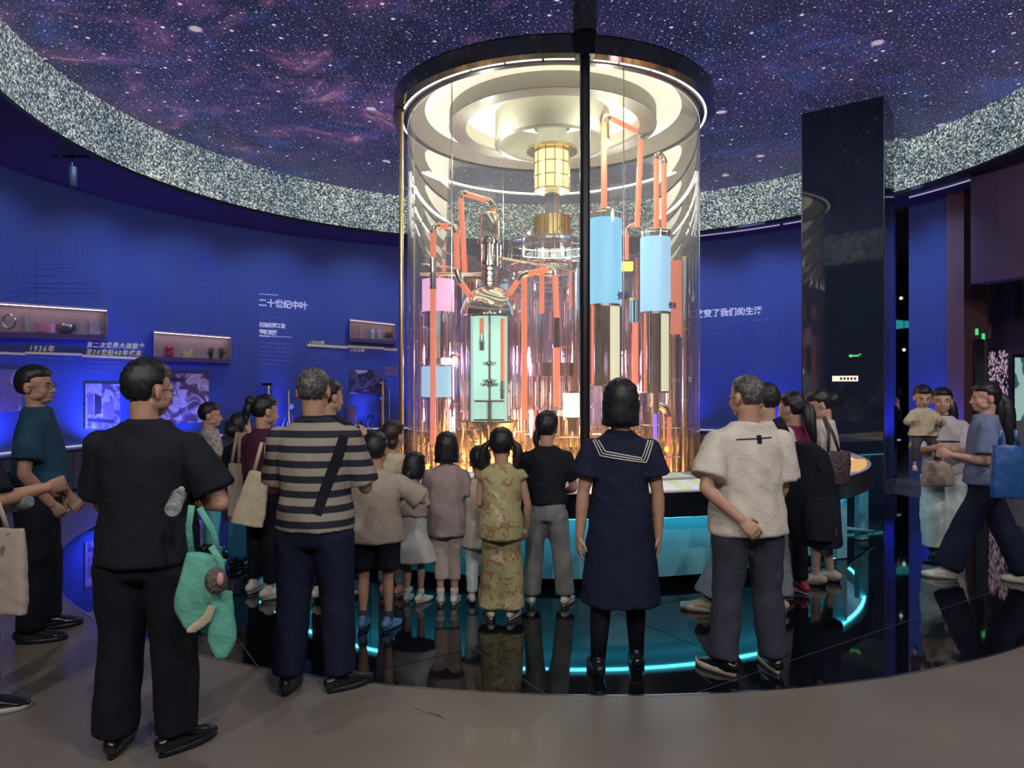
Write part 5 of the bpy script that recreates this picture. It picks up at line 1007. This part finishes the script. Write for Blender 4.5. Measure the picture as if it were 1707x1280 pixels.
# showcases on the wall
def showcase(label, x0, x1, yt0, yt1, yb0, yb1, depth=.22, panes=1, lit=.8):
    t = thing('showcase', label, 'display case', W((x0 + x1) / 2, (yb0 + yb1) / 2, .11)); n_ = 8
    def band(nm, m, oa, ob, f0, f1, up0=0, up1=0):
        g = G(); idx = []
        for i in range(n_ + 1):
            f = i / n_; px = x0 + (x1 - x0) * f; yt = yt0 + (yt1 - yt0) * f; yb = yb0 + (yb1 - yb0) * f; A0, A1 = W(px, CY, oa), W(px, CY, ob); zt = W(px, yt, depth).z; zb = W(px, yb, depth).z; za = zb + (zt - zb) * f0 + up0; zc = zb + (zt - zb) * f1 + up1
            idx.append(g.ring([(A0.x, A0.y, za), (A1.x, A1.y, za), (A1.x, A1.y, zc), (A0.x, A0.y, zc)]))
        g.skin(idx, 4); return obj(nm, g, m, t, smooth=False)
    band('back_panel', M['case'], .004, .015, 0, 1); band('top_panel', M['case'], .004, depth, 1, 1, -.008, .012); band('sill', M['caselow'], .004, depth + .01, 0, 0, -.075, 0)
    band('light_strip', mat('case light strip', (1, .9, .85), .5, 0, 0, em=(1, .82, .78), es=4.2 * lit), .10, .15, 1, 1, -.014, -.009)
    for px in (x0, x1):
        g = G(); a, b_ = W(px, CY, .004), W(px, CY, depth); yt = yt0 if px == x0 else yt1; yb = yb0 if px == x0 else yb1; zt, zb = W(px, yt, depth).z, W(px, yb, depth).z; w_ = V((.012, 0, 0))
        g.prism([(a.x, a.y, zb), (b_.x, b_.y, zb), (b_.x, b_.y, zt), (a.x, a.y, zt)], w_); obj('side_panel', g, M['case'], t, smooth=False)
    g = G(); i0 = []; 
    for z_i in (0, 1):
        i0.append(g.ring([(lambda px, f: (W(px, CY, depth - .004).x, W(px, CY, depth - .004).y, W(px, (yb0 + (yb1 - yb0) * f, yt0 + (yt1 - yt0) * f)[z_i], depth).z))(x0 + (x1 - x0) * i / n_, i / n_) for i in range(n_ + 1)]))
    g.skin(i0, n_ + 1, closed=False); obj('glass_pane', g, M['glass2'], t)
    return t
showcase('long lit showcase at the left wall edge above the year 1936', -60, 178, 500, 516, 551, 559); showcase('lit showcase holding a red sculpture and gloves', 256, 384, 552, 562, 594, 599); showcase('small dim showcase near the glass tube', 583, 658, 532, 540, 563, 568, lit=.45)
def sit(px, py, off=.10): return W(px, py, off)
def small(name, label, cat, g, m): return tag(obj(name, g, m), label, cat)
c = sit(73, 554); g = G(); g.box(c + V((0, 0, .065)), (.28, .10, .13)); small('pink_box', 'pink box in the long showcase', 'box', g, mat('pink card', (.8, .3, .45), .5))
c = sit(112, 556); g = G(); g.lathe(c, [(.05, 0), (.11, .05), (.13, .12), (.12, .15), (.10, .15)], 24); small('round_pot', 'round pale metal pot in the long showcase', 'pot', g, M['steel'])
c = sit(45, 553); g = G(); g.cyl(c, .03, c.z, c.z + .28, 12); g.cyl(c, .045, c.z, c.z + .02, 12); small('glass_cylinder', 'slim pale cylinder beside the pink box', 'cylinder', g, M['drum'])
c = sit(135, 557); g = G(); g.cyl(c, .02, c.z, c.z + .2, 12); small('white_rod', 'thin white rod right of the round pot', 'rod', g, M['drum'])
c = sit(158, 558); g = G(); g.box(c + V((0, 0, .12)), (.14, .08, .24)); small('white_carton', 'tall pale lilac carton at the right end of the long showcase', 'box', g, mat('lilac card', (.5, .45, .62), .6))
c = sit(15, 551); g = G(); g.tube([c + V((-.1, 0, .13 + .0)), c + V((-.07, 0, .2)), c + V((0, 0, .24)), c + V((.07, 0, .2)), c + V((.1, 0, .13)), c + V((.07, 0, .06)), c + V((0, 0, .02)), c + V((-.07, 0, .06)), c + V((-.1, 0, .13))], .012, 8); small('metal_ring', 'upright metal ring at the left of the long showcase', 'ring', g, M['steel'])
c = sit(283, 595); g = G(); g.lathe(c, [(.04, 0), (.07, .04), (.05, .10), (.075, .16), (.05, .22), (.02, .24)], 14); g.ell(c + V((.04, -.02, .08)), (.035, .03, .05)); g.ell(c + V((-.04, -.01, .15)), (.03, .03, .04)); small('red_sculpture', 'red coral like sculpture in the showcase', 'sculpture', g, mat('red glaze', (.6, .05, .03), .3, 0, .3, 20))
c = sit(314, 596); g = G(); g.prism([c + V(q) for q in ((-.10, .02, 0), (.09, .02, 0), (.08, .02, .07), (.10, .02, .15), (.06, .02, .16), (.02, .02, .10), (-.05, .02, .12), (-.12, .02, .10), (-.08, .02, .05))], (0, -.05, 0)); small('cream_garment', 'small cream coloured garment shape in the showcase', 'garment', g, mat('cream felt', (.8, .75, .42), .8))
for k, px in enumerate((352, 369)):
    c = sit(px, 598); g = G(); g.tube([c, c + V((0, 0, .08)), c + V((0, 0, .13))], [(.028, .016), (.036, .016), (.044, .014)], 12, ref=(1, 0, 0))
    for j in range(4): g.tube([c + V(((j - 1.5) * .022, 0, .12)), c + V(((j - 1.5) * .032, 0, .21 - abs(j - 1.5) * .012))], .010, 8, round_=True)
    g.tube([c + V(((-1, 1)[k] * .03, 0, .07)), c + V(((-1, 1)[k] * .066, 0, .13))], .011, 8, round_=True)
    small('glove', ('left one of two black gloves standing in the showcase', 'right one of two black gloves standing in the showcase')[k], 'glove', g, M['blackmetal'])
c = sit(601, 563); g = G(); g.cyl(c, .02, c.z, c.z + .24, 10); small('thin_vase', 'thin pale vase in the small showcase', 'vase', g, M['drum'])
for k, px in enumerate((621, 632)):
    c = sit(px, 565); g = G(); g.lathe(c, [(.05, 0), (.055, .16), (.03, .19), (.03, .22)], 16); small('white_flask', ('pale blue flask in the small showcase', 'pinkish flask in the small showcase')[k], 'flask', g, mat('flask %d' % k, ((.5, .62, .75), (.75, .5, .6))[k], .4))
c = sit(648, 560, .12); g = G(); g.box(c + V((0, 0, .02)), (.16, .01, .12)); small('dark_label', 'dark label plate in the small showcase', 'label', g, M['blackmetal'])
# ledge with cabinets along the wall
LR = 7.18
def ang_w(px, R): Y = wall_depth(px, R); return math.atan2(Y - WC.y, (px - CX) / FPX * Y - WC.x) % (2 * PI)
t = thing('wall_counter', 'long dark counter with taupe cabinet doors curving along the blue wall', 'counter', (WC.x, WC.y, 0)); aL, aR = ang_w(-100, LR), ang_w(1478, LR)
g = G(); g.arcslab(WC, LR - .03, WR - .005, .62, .65, aR, aL, 90); obj('counter_top', g, M['cabtop'], t)
g = G(); g.arcslab(WC, WR - .05, WR - .02, .652, .672, aR, aL, 90); obj('led_line', g, M['led_wall'], t)
nd = 26
for k in range(nd):
    a0 = aR + (aL - aR) * k / nd; a1 = aR + (aL - aR) * (k + 1) / nd; g = G(); g.arcslab(WC, LR, LR + .3, .04, .615, a0 + .001, a1 - .001, 4); obj('door', g, M['cabinet'], t)
g = G(); g.arcslab(WC, LR + .04, LR + .3, 0, .04, aR, aL, 90); obj('plinth', g, M['blackmetal'], t)
def onl(px, off=.2): p = W(px, CY, off); return V((p.x, p.y, .652))
c = onl(447, .25); t = thing('steel_stand', 'silver column with a flat square head on the counter', 'model', c); g = G(); h_ = P(0, 637, c.y).z - c.z; g.cyl(c, .07, c.z, c.z + h_ * .93, 20); obj('shaft', g, M['steel'], t); g = G(); g.box(c + V((0, 0, h_ * .96)), (.2, .16, .05)); obj('head', g, M['chrome'], t, smooth=False)
c = onl(481, .25); h_ = P(0, 650, c.y).z - c.z; t = thing('slender_tower', 'slender silver tower model with legs and a round gauge on the counter', 'model', c); g = G(); g.lathe(c, [(.06, h_ * .25), (.045, h_ * .6), (.04, h_)], 16); obj('mast', g, M['steel'], t)
for k in range(4): a = k * PI / 2 + .4; g = G(); g.tube([c + V((math.cos(a) * .16, math.sin(a) * .1, 0)), c + V((math.cos(a) * .04, math.sin(a) * .04, h_ * .5))], .014, 8); obj('leg', g, M['steel'], t)
g = G(); g.ell(c + V((.06, -.03, h_ * .62)), (.06, .03, .06)); obj('gauge', g, M['drum'], t)
c = onl(587, .2); t = thing('wooden_frame', 'small wooden box frame on the counter', 'frame', c); g = G(); h_ = P(0, 677, c.y).z - c.z; g.box(c + V((0, 0, h_ / 2)), (.19, .10, h_)); obj('frame_body', g, mat('brown wood', (.22, .11, .08), .5, 0, .25, 20), t, smooth=False); g = G(); g.box(c + V((.05, -.052, h_ * .12)), (.1, .01, .12)); obj('plate', g, M['drum'], t, smooth=False)
c = onl(603, .25); t = thing('black_cone', 'small black triangular stand on the counter', 'model', c); g = G(); g.lathe(c, [(.12, 0), (.09, .02), (.02, .20), (.01, .21)], 4); obj('cone', g, M['blackmetal'], t, smooth=False)
c = onl(617, .25); t = thing('desk_fan', 'small black round fan on a bent stem on the counter', 'fan', c); g = G(); g.lathe(c, [(.07, 0), (.06, .02)], 16); g.tube([c + V((-.02, 0, .01)), c + V((-.06, 0, .12)), c + V((-.02, 0, .26))], .009, 8); obj('stand', g, M['steel'], t); g = G(); g.arcslab(c + V((0, 0, 0)), 0.0, .0, 0, 0, 0, 1, 1) if False else g.tube([c + V((.01, -.02, .27)), c + V((.01, .02, .27))], .075, 20); obj('head', g, M['blackmetal'], t)
c = onl(638, .30); h_ = P(0, 632, c.y).z - c.z; t = thing('brass_column', 'tall aged brass column with two white tags near the glass tube', 'column', c); g = G(); g.lathe(c, [(.10, 0), (.09, .03), (.075, .05), (.075, h_ * .55), (.088, h_ * .56), (.088, h_ * .6), (.07, h_ * .62), (.07, h_ * .95), (.08, h_)], 24); obj('shaft', g, M['brass'], t)
for q in (.62, .93): g = G(); g.box(c + V((0, -.085, h_ * q)), (.08, .01, .05)); obj('tag', g, M['drum'], t, smooth=False)
c = onl(649, .3); t = thing('dark_rod', 'thin dark metal rod right of the brass column', 'rod', c); g = G(); g.cyl(c, .025, c.z, c.z + .9, 10); obj('shaft', g, M['steel'], t)
c = onl(385, .25); t = thing('control_box', 'small dark box with a printed label on the counter behind the boy', 'box', c); g = G(); g.box(c + V((0, 0, .16)), (.26, .14, .32)); obj('case', g, M['cabinet'], t, smooth=False); g = G(); g.box(c + V((0, -.075, .22)), (.16, .008, .12)); obj('label_plate', g, M['blackmetal'], t, smooth=False)
# signs; the exit sign is a column reflection built as a glowing object
R3, tt_, nn_ = wall_frame(1408)
t = thing('exit_sign_reflection', 'small green exit sign reflection built onto the dark column', 'sign', V((4.2, 10.25, 2.2)) + V((.40, -.32, -.04)));
ca_, cb_ = V((4.2, 10.25)), V((5.05, 9.61)); ct_ = (cb_ - ca_).normalized(); cn_ = V((ct_.y, -ct_.x)); Mc = Matrix(((ct_.x, 0, cn_.x), (ct_.y, 0, cn_.y), (0, 1, 0)))
def oncol(px, py, off=.012):      # point on the front face of the column
    tx = (px - CX) / FPX; d = ((ca_.x * ct_.y - ca_.y * ct_.x)) / (tx * ct_.y - ct_.x); return V((tx * d, d, EYE - (py - CY) / FPX * d)) + V((cn_.x, cn_.y, 0)) * off
GRN = mat('green exit light', (.05, .6, .2), .5, 0, 0, em=(.06, .75, .22), es=1)
c = oncol(1426, 593); t.location = c; bpy.context.view_layer.update(); g = G(); g.box(c, (.20, .07, .02), M=Mc); obj('sign_body', g, M['blackmetal'], t, smooth=False)
g = G(); g.box(c + V((cn_.x, cn_.y, 0)) * .012, (.10, .018, .004), M=Mc); g.prism([c + Mc @ V(q) for q in ((-.085, 0, .012), (-.045, .026, .012), (-.045, -.026, .012))], Mc @ V((0, 0, .003))); g.ell(c + Mc @ V((.062, .018, .014)), (.011, .011, .011), None, 8, 6); obj('arrow_figure', g, GRN, t, smooth=False)
c = oncol(1409, 631); t = thing('lit_label', 'small cream backlit label on the dark column', 'sign', c); g = G(); g.box(c, (.33, .075, .015), M=Mc); obj('lit_face', g, mat('cream backlit label', (.9, .8, .65), .5, 0, 0, em=(1, .84, .66), es=.9), t, smooth=False)
g = G()
for k in range(5): g.box(c + Mc @ V((-.05 + k * .045, 0, .009)), (.03, .038, .003), M=Mc)
obj('lettering', g, MD, t, smooth=False)
# far right: screen, lights
t = thing('wall_screen', 'lit teal screen with white artwork at the right frame edge', 'screen', P(1702, 700, 12.2)); g = G(); a = P(1688, 590, 12.3); b_ = P(1790, 590, 11.6); dz = V((0, 0, P(0, 712, 12.3).z - P(0, 590, 12.3).z)); g.prism([a, b_, b_ + dz, a + dz], (.02, .05, 0)); obj('frame', g, M['blackmetal'], t, smooth=False)
g = G(); a = P(1692, 596, 12.2); b_ = P(1790, 596, 11.52); dz = V((0, 0, P(0, 706, 12.2).z - P(0, 596, 12.2).z)); g.prism([a, b_, b_ + dz, a + dz], (.01, .02, 0)); obj('picture', g, m_screen('teal screen', (.03, .10, .14), (.35, .55, .5), 2.2, .8), t, smooth=False)
g = G(); g.box(P(1700, 535, 14.8), (1.6, .1, .35)); tag(obj('teal_light_box', g, mat('teal lit panel', (.05, .3, .35), .5, 0, 0, em=(.02, .22, .28), es=.7), smooth=False), 'dim teal light panel high in the corridor at the right edge', 'lamp')
g = G(); g.prism([P(1480, 532, 18.5), P(1516, 535, 18.5), P(1516, 546, 18.5), P(1480, 550, 18.5)], (0, .1, 0)); tag(obj('teal_ceiling_light', g, mat('teal glow panel', (.05, .4, .42), .5, 0, 0, em=(.02, .30, .33), es=.8), smooth=False), 'teal light strip seen through the gap right of the column', 'lamp')
for k, (px, py) in enumerate(((1490, 487), (1502, 497), (1507, 583))):
    g = G(); g.ell(P(px, py, 16), (.035, .035, .035)); q = P(px, py, 16); so_ = obj('spot_lamp', g, M['led_white']); g = G(); g.cyl(q, .008, q.z, HB - .001, 6); obj('stem', g, M['blackmetal'], so_); tag(so_, ('upper left', 'upper right', 'lowest')[k] + ' small white spot lamp in the gap right of the column', 'lamp')
for k, (px, py) in enumerate(((1628, 553), (1639, 561))):
    c = P(px, py, 11.40 + (px - 1607) / 39 * .2 - .012); g = G(); g.box(c, (.045, .02, .10)); tag(obj('green_sign', g, GRN, smooth=False), ('left', 'right') [k] + ' small green lit sign on the rose pilaster', 'sign')
c = P(1650, 551, 13.30); g = G(); g.box(c, (.22, .03, .30), rz=-.5); tag(obj('white_notice', g, M['case'], smooth=False), 'pale notice plate high on the corridor pillar', 'sign')
g = G(); q = P(1632, 565, 11.47); g.box((q.x, q.y, q.z / 2), (.24, .03, q.z), rz=.5); tag(obj('dark_doorway', g, M['blackmetal'], smooth=False), 'dark doorway panel between rose pilaster and corridor pillar', 'door')
random.seed(3); g = G()
for k in range(520):
    px = 1648 + 32 * random.random(); py = 585 + 175 * random.random(); c = P(px, py, 13.47 - (px - 1640) * .0173); g.ell(c, (.008, .008, .026), None, 6, 4)
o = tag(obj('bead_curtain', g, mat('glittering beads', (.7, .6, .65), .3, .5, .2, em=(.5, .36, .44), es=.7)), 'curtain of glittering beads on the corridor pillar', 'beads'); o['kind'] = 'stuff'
c = P(1637, 333, 12.0); g = G(); g.cyl(c, .06, HB - .05, HB - .001, 14); tag(obj('ceiling_spot', g, M['drum']), 'small round white ceiling fitting at the upper right', 'lamp')
t = thing('track_light', 'black track light under the soffit at the far left', 'lamp', W(120, 268, 1.3)); c = V((W(120, 268, 1.3).x, W(120, 268, 1.3).y, 0)); g = G(); g.cyl(c, .012, HB - .15, HB - .002, 8); g.box((c.x, c.y, HB - .01), (.5, .04, .02)); obj('track', g, M['blackmetal'], t)
g = G(); g.cyl(c, .06, HB - .42, HB - .15, 16); obj('spot_body', g, M['blackmetal'], t)
fo = bpy.data.objects['floor']; g = G()
for a_, b_ in (((690, 1180), (742, 1198)), ((697, 1190), (735, 1192)), ((716, 1188), (738, 1196))): g.tube([at_floor(*a_) + V((0, 0, .001)), at_floor(*b_) + V((0, 0, .001))], [(.002, .001)] * 2, 4, ref=(0, 0, 1))
obj('scratch', g, M['cabinet'], fo)
finish_texts(); finish_parts()
GRP = {'orange_pipe': 'orange pipes of the process model', 'tank': 'blue lit tanks in the tube', 'lit_drum': 'lit drums in the tube', 'column_still': 'metal columns standing in the tube', 'valve_rack': 'pipe and valve racks in the pit', 'touch_screen': 'screens set in the round table', 'post': 'posts beside the glass tube', 'person': 'visitors around the exhibit', 'timeline_bar': 'gold timeline bars on the blue wall', 'photo_print': 'photographs on the blue wall', 'showcase': 'showcases on the blue wall', 'glove': 'gloves in the showcase', 'white_flask': 'flasks in the small showcase', 'water_bottle': 'plastic bottles held by visitors', 'phone': 'phones held by visitors', 'spot_lamp': 'spot lamps in the gap', 'green_sign': 'green signs on the pilaster'}
for o in list(bpy.data.objects):
    k = o.name.split('.')[0]
    if o.parent is None and k in GRP and 'label' in o: o['group'] = GRP[k]
